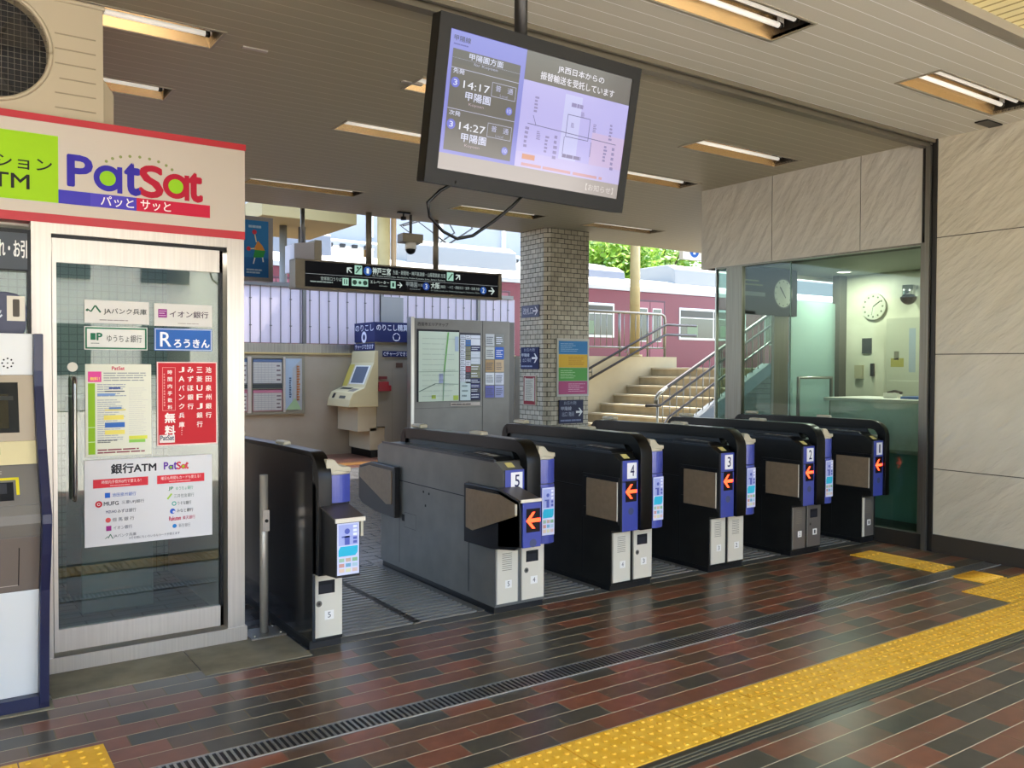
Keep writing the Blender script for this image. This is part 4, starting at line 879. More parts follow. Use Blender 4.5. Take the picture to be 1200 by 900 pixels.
b = MB(); b.cyl((9.12, 5.38, 2.35), (9.12, 5.38, 2.48), .07, M_chrome); b.box(9.1, 9.24, 5.34, 5.42, 2.44, 2.48, M_steel); b.build('housing', t); b = MB(); b.sphere((9.12, 5.38, 2.35), .09, M_black, sz=-1, z0=0); b.build('dome', t)
t = root('office_door', (9.23, 5.3, 0), 'pale flush door with notices in the office rear wall', 'door')
b = MB(); b.box(9.212, 9.236, 5.10, 5.70, .05, 2.12, mat('office_door', '#a8aa98', .45)); b.build('leaf', t)
a = Art((9.2115, 0, 0), LX); a.rect(-5.66, 1.40, -5.15, 1.405, '#d8dccc', 1); a.rect(-5.64, 1.56, -5.48, 1.66, '#8f8a44', 1); a.rect(-5.60, 1.64, -5.54, 1.74, '#6a6a5c', 1); a.rect(-5.42, 1.50, -5.34, 2.0, '#8f9aa4', 1); a.build(t, 'notices')
def f(b): b.box(9.225, 9.24, 5.90, 6.02, 1.72, 1.90, mat('panel_black', '#20262a', .3))
small('control_panel', 'dark square panel on the office rear wall under the clock', 'panel', f)
def f(b):
    b.box(9.21, 9.24, 5.86, 5.90, 1.45, 1.60, M_gatedark)
small('switch_box', 'narrow dark switch box left of the office door', 'switch', f)
def f(b): b.box(9.20, 9.24, 6.0, 6.10, 1.42, 1.58, mat('box_beige', '#a09a7c', .5))
small('wall_box', 'beige box on the office rear wall beside the switch', 'box', f)
for i, (x, y, lb) in enumerate(((8.75, 5.95, 'glowing round downlight over the frosted door'), (8.6, 4.75, 'glowing round downlight near the steel door post'))):
    t = root('downlight', (x, y, 2.66), lb, 'downlight', 'office downlights')
    b = MB(); b.cyl((x, y, 2.652), (x, y, 2.659), .07, mat('downlight', '#fff2dc', .4, emit=3), 20); b.build('lens', t)
    b = MB(); b.tube([(x+.078*math.cos(R_(18*k)), y+.078*math.sin(R_(18*k)), 2.655) for k in range(21)], .008, M_white, 6); b.build('rim', t)
    l = bpy.data.lights.new('downlight', 'AREA'); l.shape = 'DISK'; l.size = .13; l.energy = 6; l.color = (1, .95, .85); lo = bpy.data.objects.new('downlight_lamp', l); COL.objects.link(lo); lo.parent = t; lo.location = (0, 0, -.015)
# hanging dark sign with clock inside the office
t = root('hanging_clock_sign', (7.65, 6.2, 2.14), 'dark hanging sign with a round white clock, behind the office glass', 'sign')
b = MB(); b.box(7.10, 8.22, 6.19, 6.25, 2.13, 2.655, mat('sign_dark', '#0c100f', .7, spec=.1)); b.build('board', t)
a = Art((0, 6.189, 0), step=.002); a.disc(7.97, 2.38, .165, '#a8aa9c', 1, n=36); a.ring(7.97, 2.38, .155, .17, '#3a3c38', 2)
for i in range(12): a.disc(7.97+.135*math.sin(R_(30*i)), 2.38+.135*math.cos(R_(30*i)), .010, '#4a4c48', 2, n=6)
a.line(7.97, 2.38, 7.91, 2.45, .018, '#1c1e1c', 3); a.line(7.97, 2.38, 8.01, 2.33, .012, '#1c1e1c', 3); a.rect(7.25, 2.33, 7.66, 2.375, '#5a625c', 1); a.rules(7.32, 2.43, 7.62, 2.52, 2, '#6a6a2a', 1); a.build(t, 'clock_face')

# ================================================================ back of the concourse
# translucent fence panels above the back wall
M_pan = bpy.data.materials.new('fence_panel'); M_pan.use_nodes = True
n, l, bb = nodes(M_pan); bb.inputs['Base Color'].default_value = lin('#d6cfd4'); bb.inputs['Roughness'].default_value = .5
tr = n.new('ShaderNodeBsdfTranslucent'); tr.inputs[0].default_value = lin('#e2dcdf'); mx = n.new('ShaderNodeMixShader'); mx.inputs[0].default_value = .6; l.new(bb.outputs[0], mx.inputs[1]); l.new(tr.outputs[0], mx.inputs[2]); l.new(mx.outputs[0], n['Material Output'].inputs[0])
t = root('panel_fence', (4, 14.1, 1.92), 'row of pale lilac translucent panels above the rear wall', 'fence')
fr = mat('fence_frame', '#6e6c66', .4, .4)
x = 4.10; i = 0
b = MB(); b.box(-3, 9.72, 14.06, 14.14, 2.88, 2.95, fr); b.build('top_rail', t)
pb = MB(); jb = MB(); cb_ = MB(); x = 2.9
while x < 9.65:
    pb.box(x+.006, x+.166, 14.10, 14.106, 1.93, 2.88, M_pan); jb.box(x-.006, x+.006, 14.09, 14.11, 1.92, 2.88, fr)
    if i % 2: cb_.box(x-.02, x+.02, 14.08, 14.09, 2.21, 2.225, fr); cb_.box(x-.02, x+.02, 14.08, 14.09, 2.66, 2.675, fr)
    x += .172; i += 1
pb.build('panels', t); jb.build('joint_strips', t); cb_.build('clips', t)
for x in (3.58, 5.37, 6.83, 8.9):
    b = MB(); b.box(x-.03, x+.03, 14.05, 14.12, 1.92, 2.90, fr); b.build('post', t)
b = MB(); b.box(6.80, 7.25, 14.04, 14.09, 1.92, 2.80, mat('plain_panel', '#7f7d76', .5)); b.build('blank_panel', t)
# timetable frame
t = root('timetable_frame', (4.8, 13.98, .73), 'wide framed timetable case on the beige rear wall', 'notice board')
b = MB(); al = mat('case_frame', '#8c8878', .35, .5)
b.box(3.0, 5.34, 13.965, 14.0, .73, 1.715, al); b.build('frame', t)
a = Art((0, 13.964, 0), step=.004); a.rect(3.05, .78, 4.36, 1.665, '#9a9a90', 0)
for (u0, u1) in ((3.45, 4.36), (4.44, 4.945)):
    for (v0, v1, hc) in ((1.24, 1.66, '#5a6c86'), (.785, 1.15, '#b07080')):
        a.rect(u0, v0, u1, v1, '#bcbcb0', 1); a.rect(u0, v1-.06, u1, v1, hc, 2); a.frame(u0, v0, u1, v1, .012, '#4a4c50' if v0 > 1 else '#8a4450', 2)
        for k in range(8): a.rect(u0+.02, v0+.03+(v1-v0-.1)*k/8, u1-.12, v0+.034+(v1-v0-.1)*k/8, '#7c8080', 2)
        for k in range(6): a.rect(u0+.03+k*(u1-u0-.16)/6, v0+.02, u0+.034+k*(u1-u0-.16)/6, v1-.07, '#9a9c98', 2)
        a.rules(u1-.10, v0+.03, u1-.02, v1-.08, 4, '#6a5a5c', 2)
    a.rect(u0, 1.165, u1, 1.235, '#3c4240', 1)
a.rect(4.99, .785, 5.285, 1.665, '#a4a8a4', 1); a.poly([(5.0, 1.66), (5.28, 1.66), (5.12, 1.5), (5.11, .9), (5.2, .8), (5.0, .8)], '#9fb0ba', 2)
a.rules(5.19, .95, 5.25, 1.55, 14, '#b0703c', 3, .7); a.rules(5.06, 1.0, 5.10, 1.35, 9, '#46586a', 3, .7); a.poly([(5.0, .80), (5.27, .80), (5.16, 1.0)], '#9ab888', 3)
a.build(t)
for u in (4.36, 4.96):
    b = MB(); b.box(u, u+.06 if u < 4.5 else u+.035, 13.955, 13.97, .76, 1.69, M_alu); b.build('divider', t)
# fare adjustment machine
def fare_machine():
    t = root('fare_machine', (6.4, 13.3, 0), 'beige fare adjustment machine with slanted screen and navy sign', 'ticket machine')
    bg_ = mat('fm_grey', '#8c8676', .5); cr = mat('fm_cream', '#c0b489', .5)
    b = MB(); b.box(6.42, 7.0, 13.1, 13.98, .13, 1.75, bg_); b.box(6.27, 6.42, 13.1, 13.98, .52, 1.70, bg_); b.build('cabinet', t)
    b = MB(); b.box(6.18, 6.98, 13.14, 13.95, 0, .13, M_black); b.box(6.15, 6.42, 13.12, 13.97, .13, .50, mat('fm_pale', '#b4a98c', .5)); b.build('plinth', t)
    b = MB(); b.box(5.93, 6.27, 13.12, 13.96, .45, .88, mat('fm_pale', '#b4a98c', .5)); b.build('lower_box', t)
    prof = [(6.27, 1.80), (6.21, 1.80), (6.19, 1.60), (6.02, 1.18), (5.82, 1.10), (5.76, .98), (5.74, .86), (6.27, .86)]
    b = MB(); b.prism(prof, 'Y', 13.05, 13.98, cr); b.build('front_panel', t, .008)
    A, B = Vector((6.02, 13.98, 1.18)), Vector((6.19, 13.98, 1.60)); a = Art(A, LX, (B-A).normalized(), step=.003); a.rect(.25, .06, .86, .40, '#d8d8cc', 1); a.rect(.30, .08, .80, .38, '#59616c', 2); a.rect(.0, .02, .2, .42, '#b8a850', 1); a.build(t, 'screen')
    A, B = Vector((5.76, 13.98, .98)), Vector((5.82, 13.98, 1.10)); a = Art(A, LX, (B-A).normalized(), step=.004); a.rect(.15, .02, .25, .11, '#2c2c2c', 1); a.rect(.45, .02, .7, .07, '#55554c', 1); a.build(t, 'coin_slot')
    A, B = Vector((5.82, 13.98, 1.10)), Vector((6.02, 13.98, 1.18)); a = Art(A, LX, (B-A).normalized(), step=.004); a.rect(.1, .12, .55, .19, '#2c2c2c', 1); a.rect(.6, .04, .85, .16, '#777264', 1); a.build(t, 'ticket_slot')
    # sign box on top
    b = MB(); b.box(6.22, 6.96, 13.08, 13.9, 1.95, 2.285, M_navysign); b.box(6.24, 6.96, 13.12, 13.9, 1.70, 1.95, bg_); b.build('sign_box', t)
    a = Art((0, 13.079, 0), step=.003); a.text('のりこし精算機', 6.25, 2.14, 6.94, 2.25, '#d8dae4', 1, .01); a.disc(6.62, 2.035, .07, '#d8dae4', 1); a.poly([(6.56, 2.06), (6.62, 2.10), (6.68, 2.06), (6.66, 1.99), (6.58, 1.99)], '#1d2550', 2)
    a.rect(6.36, 1.70, 6.94, 1.80, '#1d2550', 1) ; a.text('Cチャージできます', 6.38, 1.715, 6.92, 1.785, '#d8dae4', 2, .01); a.build(t, 'lettering')
    a = Art((6.219, 13.9, 0), LX, step=.003); a.text('のりこし', .05, 2.14, .78, 2.25, '#d8dae4', 1, .01); a.ring(.4, 2.035, .05, .1, '#d8dae4', 1); a.rect(.0, 1.81, .82, 1.93, '#1d2550', 1); a.text('チャージできます', .05, 1.83, .78, 1.91, '#d8dae4', 2, .01); a.build(t, 'lettering')
    a = Art((0, 13.098, 0), step=.003); a.rect(6.62, 1.52, 6.75, 1.60, '#5a4438', 1); a.rect(6.55, .2, 6.555, 1.5, '#77715f', 1); a.build(t, 'sticker')
    t2 = root('call_box', (6.3, 13.05, 1.1), 'small red box on the side of the fare machine', 'box')
    b = MB(); b.box(6.28, 6.46, 13.03, 13.098, 1.12, 1.28, mat('box_red', '#8e1c26', .4)); b.box(6.46, 6.52, 13.06, 13.098, 1.12, 1.22, mat('box_red', '#8e1c26', .4)); b.build('box', t2, .006); b = MB(); b.box(6.30, 6.45, 13.08, 13.098, 1.32, 1.37, mat('plate_maroon', '#6a2a2a', .5)); b.build('plate', t2)
fare_machine()
# area map cabinet
def map_board():
    t = root('map_board', (7.6, 12.6, 0), 'large grey cabinet holding an area map and small notices', 'map board')
    gr = noisy('cabinet_grey', '#5c5b56', '#64635e', 3, .4, .4)
    b = MB(); b.box(6.66, 7.99, 12.5, 12.65, .0, 2.34, gr); b.build('cabinet', t, .006)
    b = MB(); b.box(7.995, 8.56, 12.5, 12.65, 0, 2.34, gr); b.box(8.56, 8.68, 12.52, 12.65, 0, 2.33, mat('cabinet_dark', '#45443f', .4)); b.build('side_cabinet', t, .006)
    b = MB(); b.box(6.60, 6.66, 12.505, 12.65, 0, 2.36, M_steel); b.build('side_post', t)
    a = Art((0, 12.499, 0), step=.003)
    a.rect(6.70, .95, 7.52, 2.16, '#15161a', 1); a.rect(6.735, .955, 7.51, 2.125, '#b4c2ae', 2)
    a.line(7.30, 2.12, 7.22, 1.45, .03, '#6aa05a', 3); a.line(7.22, 1.45, 7.2, .96, .02, '#7a9a80', 3); a.line(6.74, 1.45, 7.5, 1.46, .012, '#8a9a8a', 3); a.line(6.74, 1.12, 7.05, 1.25, .014, '#5a6a5e', 3); a.line(7.05, 1.25, 7.5, 1.24, .012, '#7a8a80', 3)
    a.rect(7.12, 1.26, 7.2, 1.42, '#8f98b0', 3); a.rect(7.40, .97, 7.5, 1.05, '#9ab04a', 3); a.rect(6.98, 1.0, 7.06, 1.06, '#9ab04a', 3); a.rect(7.43, 1.8, 7.5, 2.05, '#98a8b8', 3); a.rules(6.8, 1.0, 7.45, 2.05, 12, '#9aa89a', 3, .1)
    random.seed(3)
    pal = ['#3a3c68', '#b8c0c4', '#8f3a40', '#a8a894', '#3c6aa0', '#787a60', '#2a3050', '#c8ccd0', '#40424a']
    a.rect(7.53, .95, 7.95, 2.12, '#2b2d33', 1)
    for i, (u0, u1) in enumerate(((7.535, 7.64), (7.645, 7.745), (7.75, 7.94))):
        v = 2.09
        while v > 1.32 if i < 2 else v > 1.0:
            h = .06+.07*random.random(); a.rect(u0, v-h, u1, v-.008, random.choice(pal) if i else '#c0c6cc', 2); a.rules(u0+.01, v-h+.01, u1-.01, v-.02, 2, '#5c6068' if i != 2 else '#c8ccd0', 3); v -= h
    a.rect(7.535, .96, 7.745, 1.28, '#b0c0bc', 2); a.rules(7.57, 1.0, 7.70, 1.25, 3, '#7a8a88', 3)
    for k in range(5):
        for j in range(2):
            u0, v0 = 8.05+.20*j, 1.90-.225*k; c = ['#a8aca8', '#70746c', '#b0b4ac', '#2f56a0', '#9a8058', '#b09a78', '#c0c4c4', '#b4b8c0', '#5a5c94', '#8a90b0'][2*k+j]
            a.rect(u0, v0, u0+.185, v0+.21, c, 2); a.rules(u0+.02, v0+.03, u0+.165, v0+.17, 4, '#50545c' if c not in ('#2f56a0', '#70746c') else '#d0d4dc', 3)
    a.text('西宮市エリアマップ', 6.715, 2.215, 7.30, 2.275, '#1d1d1c', 2, .01); a.rect(7.35, .87, 7.94, .925, '#a8a094', 2); a.rules(7.37, .88, 7.92, .915, 1, '#4c4640', 3, .6); a.rect(6.67, .84, 7.985, .845, '#3a3936', 1)
    a.build(t)
map_board()
# hanging direction sign
def dir_sign():
    t = root('direction_sign', (5.1, 9.8, 2.5), 'long black hanging direction sign with white lettering and arrows', 'sign')
    fr = mat('sign_frame', '#7a7262', .4, .4)
    b = MB(); b.box(3.61, 3.73, 9.75, 9.95, 2.475, 2.81, fr); b.box(6.49, 6.545, 9.75, 9.95, 2.466, 2.825, fr); b.box(3.61, 6.545, 9.755, 9.945, 2.795, 2.815, fr); b.box(3.61, 6.545, 9.74, 9.955, 2.462, 2.49, fr); b.build('frame', t, .004)
    b = MB(); b.box(3.72, 6.50, 9.765, 9.935, 2.485, 2.80, mat('sign_black', '#0b0e18', .6, spec=.2)); b.build('board', t)
    for x in (4.60, 5.56):
        b = MB(); b.cyl((x, 9.85, 2.80), (x, 9.85, CZ), .038, fr, 14); b.build('hanger', t)
    a = Art((0, 9.764, 0), glowing=.2, step=.002); wht = '#cfe0da'
    a.rect(3.73, 2.643, 6.49, 2.648, '#8a9294', 1); gi = '#a4d4c0'
    a.arrow(4.30, 2.72, .045, wht, 135, 1, .3); a.rect(4.37, 2.675, 4.47, 2.785, gi, 1); a.line(4.385, 2.69, 4.455, 2.77, .015, '#1c3a30', 2); a.disc(4.41, 2.755, .014, '#1c3a30', 2)
    a.disc(4.545, 2.725, .055, '#2a5aa8', 1); a.text('1', 4.53, 2.695, 4.56, 2.757, '#e8f0f4', 2)
    a.text('神戸三宮', 4.61, 2.69, 4.86, 2.775, wht, 1, .015); a.text('方面・新開地・神戸高速線・山陽電鉄線 方面', 4.89, 2.705, 5.66, 2.76, '#a8b8b4', 1, 0); a.text('for Kobe-sannomiya, Shinkaichi, Kobe Kosoku Line, Sanyo Railway', 4.61, 2.658, 5.66, 2.683, '#a8b8b4', 1, 0)
    a.rect(5.68, 2.675, 5.78, 2.785, gi, 1); a.line(5.70, 2.69, 5.765, 2.77, .015, '#1c3a30', 2); a.arrow(5.85, 2.73, .045, wht, 45, 1, .3)
    a.text('宝塚南口うりば', 3.93, 2.575, 4.20, 2.62, '#a8b8b4', 1, 0); a.rules(3.80, 2.54, 4.18, 2.57, 1, '#8a9a96', 1, .5); a.rect(4.21, 2.53, 4.29, 2.62, gi, 1); a.rect(4.33, 2.53, 4.55, 2.62, gi, 1); a.disc(4.37, 2.575, .03, '#1c3a30', 2); a.disc(4.44, 2.575, .02, '#1c3a30', 2); a.disc(4.51, 2.575, .03, '#1c3a30', 2); a.line(4.235, 2.545, 4.235, 2.605, .012, '#1c3a30', 2); a.line(4.265, 2.545, 4.265, 2.605, .012, '#1c3a30', 2)
    a.text('エレベーター', 4.58, 2.575, 4.84, 2.615, wht, 1, 0); a.rules(4.70, 2.54, 4.84, 2.56, 1, '#8a9a96', 1); a.rect(4.86, 2.53, 4.93, 2.62, gi, 1); a.rect(4.88, 2.55, 4.91, 2.60, '#1c3a30', 2); a.arrow(4.99, 2.575, .035, wht, 0, 1, .3)
    a.text('甲陽園', 5.08, 2.56, 5.24, 2.625, '#98a4a6', 1, 0); a.text('方面', 5.25, 2.575, 5.32, 2.61, '#8a9698', 1, 0); a.rules(5.13, 2.525, 5.30, 2.545, 1, '#7a8688', 1); a.disc(5.37, 2.58, .05, '#2a4a98', 1); a.text('3', 5.355, 2.55, 5.385, 2.61, '#d8e0f0', 2)
    a.text('大阪', 5.44, 2.56, 5.57, 2.635, wht, 1, .015); a.text('（梅田）・十三・西宮北口・宝塚・京都 方面', 5.58, 2.57, 6.19, 2.61, '#a8b8b4', 1, 0); a.text('for Osaka-umeda, Juso, Nishinomiya-kitaguchi, Takarazuka, Kyoto', 5.44, 2.52, 6.19, 2.545, '#8a9a96', 1, 0); a.disc(6.25, 2.575, .05, '#2a5aa8', 1); a.text('2', 6.235, 2.545, 6.265, 2.607, '#e8f0f4', 2); a.arrow(6.385, 2.575, .05, wht, 0, 1, .3)
    a.build(t, 'lettering')
dir_sign()
t = root('security_camera', (5.1, 9.7, 2.97), 'dome security camera on a beige box hanging near the direction sign', 'camera')
b = MB(); b.cyl((5.10, 9.68, 3.22), (5.10, 9.68, CZ), .018, mat('cam_grey', '#4a4844', .5), 10); b.build('hanger', t)
b = MB(); b.hexa([(4.95, 9.60, 3.11), (5.24, 9.60, 3.11), (5.26, 9.80, 3.11), (4.97, 9.80, 3.11)], [(4.95, 9.60, 3.22), (5.24, 9.60, 3.22), (5.26, 9.80, 3.22), (4.97, 9.80, 3.22)], mat('cam_beige', '#8a8270', .5)); b.build('bracket', t, .006)
b = MB(); b.cyl((5.10, 9.68, 3.03), (5.10, 9.68, 3.11), .07, M_white, 20); b.build('collar', t); b = MB(); b.sphere((5.10, 9.68, 3.03), .066, M_black, sz=-1, z0=0); b.build('dome', t)
def f(b): b.cyl((4.93, 9.55, CZ-.06), (4.93, 9.55, CZ), .012, M_black, 8); b.box(4.85, 5.02, 9.53, 9.57, CZ-.02, CZ, M_black); b.cyl((4.93, 9.55, CZ-.10), (4.93, 9.55, CZ-.06), .035, M_black, 12)
small('ceiling_speaker', 'small black fitting on the ceiling edge left of the dome camera', 'fitting', f)
# blue lightbox poster
t = root('poster_lightbox', (3.55, 11.05, 2.6), 'blue illustrated poster in a grey light box left of the direction sign', 'poster')
b = MB(); b.box(3.20, 3.775, 11.0, 11.14, 2.64, 3.475, mat('case_grey', '#8d8a88', .4, .4)); b.build('case', t, .006)
b = MB(); b.cyl((3.4, 11.07, 3.47), (3.4, 11.07, 3.79), .03, fr, 10); b.build('hanger', t)
a = Art((3.20, 10.999, 2.64), step=.003); a.rect(.03, .05, .51, .78, '#2a78b4', 1); a.rect(.03, .05, .51, .30, '#2264a4', 2); a.rules(.25, .68, .46, .72, 1, '#a8c4d8', 2, .8)
a.poly([(.33, .44), (.37, .52), (.43, .46), (.46, .40), (.32, .40)], '#d89040', 3); a.poly([(.31, .30), (.44, .31), (.47, .40), (.33, .40)], '#2f9a4a', 3); a.disc(.325, .63, .03, '#d03a48', 3); a.disc(.25, .41, .028, '#d03a48', 3); a.line(.33, .60, .35, .50, .014, '#e8e0b0', 3); a.line(.27, .41, .34, .42, .014, '#e8e0b0', 3); a.line(.33, .30, .31, .22, .016, '#e4e4e0', 3); a.line(.43, .31, .44, .25, .016, '#e4e4e0', 3)
a.rules(.22, .09, .46, .16, 2, '#a0bcd4', 3, .6); a.build(t)
def f(b):
    b.hexa([(4.06, 11.0, 2.80), (4.43, 11.0, 2.80), (4.43, 11.35, 2.80), (4.06, 11.35, 2.80)], [(4.06, 11.0, 3.17), (4.43, 11.0, 3.23), (4.43, 11.35, 3.23), (4.06, 11.35, 3.17)], mat('box_lilac', '#c9c8d0', .5))
    b.box(4.34, 4.44, 10.99, 11.36, 2.80, 3.24, mat('box_edge', '#b0a894', .5)); b.cyl((4.25, 11.2, 3.2), (4.25, 11.2, 3.79), .03, fr, 10)
small('hanging_box', 'white box hanging behind the left end of the direction sign', 'box', f)

# signs on the tiled pillar
XF, YF = 7.0485, 9.3985
def psign(name, label, side, u0, u1, z0, z1, fill, fn, cat='sign'):
    t = root(name, (u0, YF, z0) if side == 'f' else (XF, u0, z0), label, cat)
    if side == 'f':
        b = MB(); b.box(u0, u1, 9.385, 9.40, z0, z1, ink(fill)); b.build('board', t); a = Art((u0, 9.384, z0), step=.0015)
    else:
        b = MB(); b.box(7.035, 7.05, u0, u1, z0, z1, ink(fill)); b.build('board', t); a = Art((7.034, u1, z0), LX, step=.0015)
    fn(a, abs(u1-u0), z1-z0); a.build(t)
def f(a, w, h):
    a.text('改札口', .04, h*.25, w*.68, h*.8, '#c4c8d8', 1, .01); a.arrow(w*.82, h*.5, .06, '#d8dce8', 0, 1, .4)
psign('pillar_sign', 'small slate blue sign high on the left face of the tiled pillar', 's', 9.56, 9.97, 2.24, 2.41, '#5f6580', f)
def f(a, w, h):
    a.text('お忘れ物', .08, h*.80, w*.8, h*.95, '#a8b0c8', 1, 0); a.text('甲陽線', .02, h*.56, w*.5, h*.72, '#c4ccdc', 1); a.text('出口 階段', .05, h*.32, w*.6, h*.5, '#b4bcd0', 1, 0); a.arrow(w*.80, h*.5, .07, '#e0e4ec', 0, 1, .4); a.rules(.02, h*.06, w*.95, h*.2, 1, '#8a94b4', 1, .5)
psign('pillar_sign', 'navy sign with white arrow at mid height on the left pillar face', 's', 9.56, 9.985, 1.51, 1.82, '#1c2450', f)
def f(a, w, h):
    a.frame(.01, .01, w-.01, h-.01, .02, '#8a3038', 1); a.rect(w*.2, h*.9, w*.8, h*.94, '#8a3038', 2); a.rules(.06, h*.12, w-.06, h*.85, 14, '#6a6a62', 1, .3); a.rect(.03, .02, w-.03, .06, '#8a3038', 2)
psign('notice_sheet', 'white notice with red border low on the left pillar face', 's', 9.62, 9.92, 1.0, 1.42, '#c8c4b4', f, 'notice')
def f(a, w, h):
    for k, (c, c2) in enumerate((('#a84a78', '#d8a8c0'), ('#4f9a48', '#a8d0a0'), ('#d0aa30', '#a87a20'), ('#2c78b4', '#90b8d8'))):
        v0 = .03+k*(h-.06)/4; v1 = v0+(h-.06)/4; a.rect(.03, v0, w-.03, v1-.004, c, 1); a.rules(.06 if k % 2 else .2, v0+.03, w-.2 if k % 2 else w-.06, v1-.03, 5, c2, 2, .3)
psign('colour_poster', 'framed poster of blue, yellow, green and pink bands on the pillar', 'f', 7.225, 7.80, 1.13, 1.94, '#b4b6b0', f, 'poster')
def f(a, w, h):
    a.text('お忘れ物', .08, h*.80, w*.7, h*.95, '#8a94ac', 1, 0); a.text('甲陽線', .03, h*.56, w*.5, h*.72, '#a0a8bc', 1); a.text('出口 階段', .05, h*.30, w*.62, h*.5, '#98a0b8', 1, 0); a.arrow(w*.83, h*.48, .06, '#d8dce0', 0, 1, .5); a.rules(.02, h*.06, w*.95, h*.2, 1, '#707a9a', 1, .5)
psign('pillar_sign', 'navy sign with white arrow below the banded poster on the pillar', 'f', 7.27, 7.70, .75, 1.08, '#161c3c', f)

# ================================================================ stairs up to the platform
M_step = noisy('step_stone', '#8a7a58', '#9c8c68', 4, .7)
b = MB(); n_st = 9; X0, RX, RZ = 9.35, .334, .17
for i in range(n_st): b.box(X0+RX*i, X0+RX*n_st+.01, 10.0, 12.5, RZ*i if i else 0, RZ*(i+1), M_step); b.box(X0+RX*i-.012, X0+RX*i+.05, 10.0, 12.5, RZ*(i+1)-.03, RZ*(i+1)+.004, mat('nosing', '#b8ac8c', .5))
b.build('stairs', kind='structure')
XL = X0+RX*n_st
b = MB(); b.box(XL, 40, 10.0, 18.2, -.2, RZ*n_st, mat('platform_grey', '#8a8578', .8)); b.box(9.9, XL+.01, 14.25, 18.2, -.2, RZ*n_st, mat('platform_grey', '#8a8578', .8)); b.box(-3, 9.9, 15.6, 18.2, -.2, RZ*n_st, mat('platform_grey', '#8a8578', .8)); b.build('floor_platform', kind='structure')
b = MB(); b.box(9.9, 12.72, 12.5, 14.25, 0, 1.75, noisy('stair_wall', '#a39470', '#b0a17c', 1.5, .8)); b.build('wall_stair', kind='structure')
M_dbrick = brick_mat('dark_brick', [(0, '#4a4a44'), (1, '#55554e')], '#2a2a28', .4, .09, .006, .5, .6, 'XZ')
b = MB(); b.prism([(9.7, 0), (15, 0), (15, 1.53), (12.35, 1.53)], 'Y', 9.88, 10.0, M_dbrick); b.prism([(9.4, 0), (9.75, .0), (12.42, 1.46), (15, 1.46), (15, 1.62), (12.33, 1.62), (9.4, .16)], 'Y', 9.84, 10.02, mat('stringer', '#5c6468', .5)); b.build('wall_stringer', kind='structure')
def rail_s(name, label, top, base0, fn): pass
t = root('stair_railing', (11, 9.95, 0), 'near stair railing with dark handrails and slim steel balusters', 'railing')
dk = mat('rail_dark', '#2a241e', .35); rs = mat('rail_steel', '#8a8678', .3, .7)
zr = lambda x: 1.135+.505*(x-9.74)
b = MB(); b.tube([(9.66, 9.95, .98), (9.68, 9.95, 1.05), (9.74, 9.95, 1.12)] + [(x, 9.95, zr(x)) for x in (9.85, 11, 12.55)] + [(12.8, 9.95, zr(12.6)), (15, 9.95, zr(12.6))], .032, dk, 10); b.tube([(9.655, 9.95, .95), (9.675, 9.95, 1.05), (9.74, 9.95, 1.125), (9.9, 9.95, zr(9.9))], .0335, rs, 10); b.build('top_rail', t)
b = MB(); b.tube([(9.4, 9.90, .93), (9.72, 9.90, .93)] + [(x, 9.90, zr(x)-.19) for x in (9.85, 12.55)] + [(15, 9.90, zr(12.55)-.19)], .022, dk, 8); b.tube([(9.3, 9.90, .58), (9.75, 9.90, .58)] + [(x, 9.90, zr(x)-.48) for x in (9.9, 12.55)] + [(15, 9.90, zr(12.55)-.48)], .022, dk, 8); b.build('hand_rail', t)
b = MB(); x = 9.82
while x < 14.9: zt = zr(min(x, 12.6)); b.cyl((x, 9.95, zt-.92), (x, 9.95, zt), .009, rs, 6); x += .155
b.build('balusters', t)
for x in (9.70, 11.15, 12.6, 13.9):
    zt = zr(min(x, 12.6)); b = MB(); b.cyl((x, 9.95, max(zt-1.0, .1)), (x, 9.95, zt), .02, rs, 8); b.build('post', t)
t = root('stair_handrail', (11, 12.4, 0), 'double dark handrail along the beige far stair wall', 'handrail')
for dz in (0, -.2):
    b = MB(); b.tube([(9.85, 12.42, 1.30+dz), (12.28, 12.42, 2.38+dz), (12.36, 12.42, 2.40+dz), (13.2, 12.42, 2.40+dz)], .025, dk, 8); b.build('rail', t)
b = MB()
for x in (10.4, 11.3): b.cyl((x, 12.42, 1.30+.444*(x-9.85)-.2), (x, 12.42, 1.30+.444*(x-9.85)), .012, rs, 6); b.cyl((x, 12.42, 1.2+.444*(x-9.85)), (x, 12.5, 1.2+.444*(x-9.85)), .012, rs, 6)
b.build('bracket', t)
t = root('platform_fence', (11.4, 12.6, 1.75), 'steel bar fence standing on the beige stair wall', 'fence')
b = MB(); b.tube([(9.95, 12.6, 2.62), (12.38, 12.6, 2.62), (12.46, 12.6, 2.58), (12.48, 12.6, 2.50), (12.48, 12.6, 1.75)], .026, rs, 8); b.tube([(9.95, 12.6, 1.93), (12.48, 12.6, 1.93)], .018, rs, 8); b.build('rail', t)
b = MB()
for i in range(17): b.cyl((10.0+.152*i, 12.6, 1.93), (10.0+.152*i, 12.6, 2.62), .008, rs, 6)
b.build('bars', t)
for x in (10.02, 11.25, 12.0):
    b = MB(); b.cyl((x, 12.6, 1.75), (x, 12.6, 2.62), .02, rs, 8); b.build('post', t)
M_cream_pole = noisy('pole_cream', '#a88f58', '#b39a62', 4, .6)
t = root('canopy_post', (12.2, 13.2, 1.75), 'cream steel pole rising behind the bar fence', 'post')
b = MB(); b.cyl((12.2, 13.2, 1.75), (12.2, 13.2, 5.0), .105, M_cream_pole, 20); b.build('pole', t); b = MB(); b.cyl((12.2, 13.2, 1.75), (12.2, 13.2, 1.80), .16, M_cream_pole, 20); b.build('base', t)
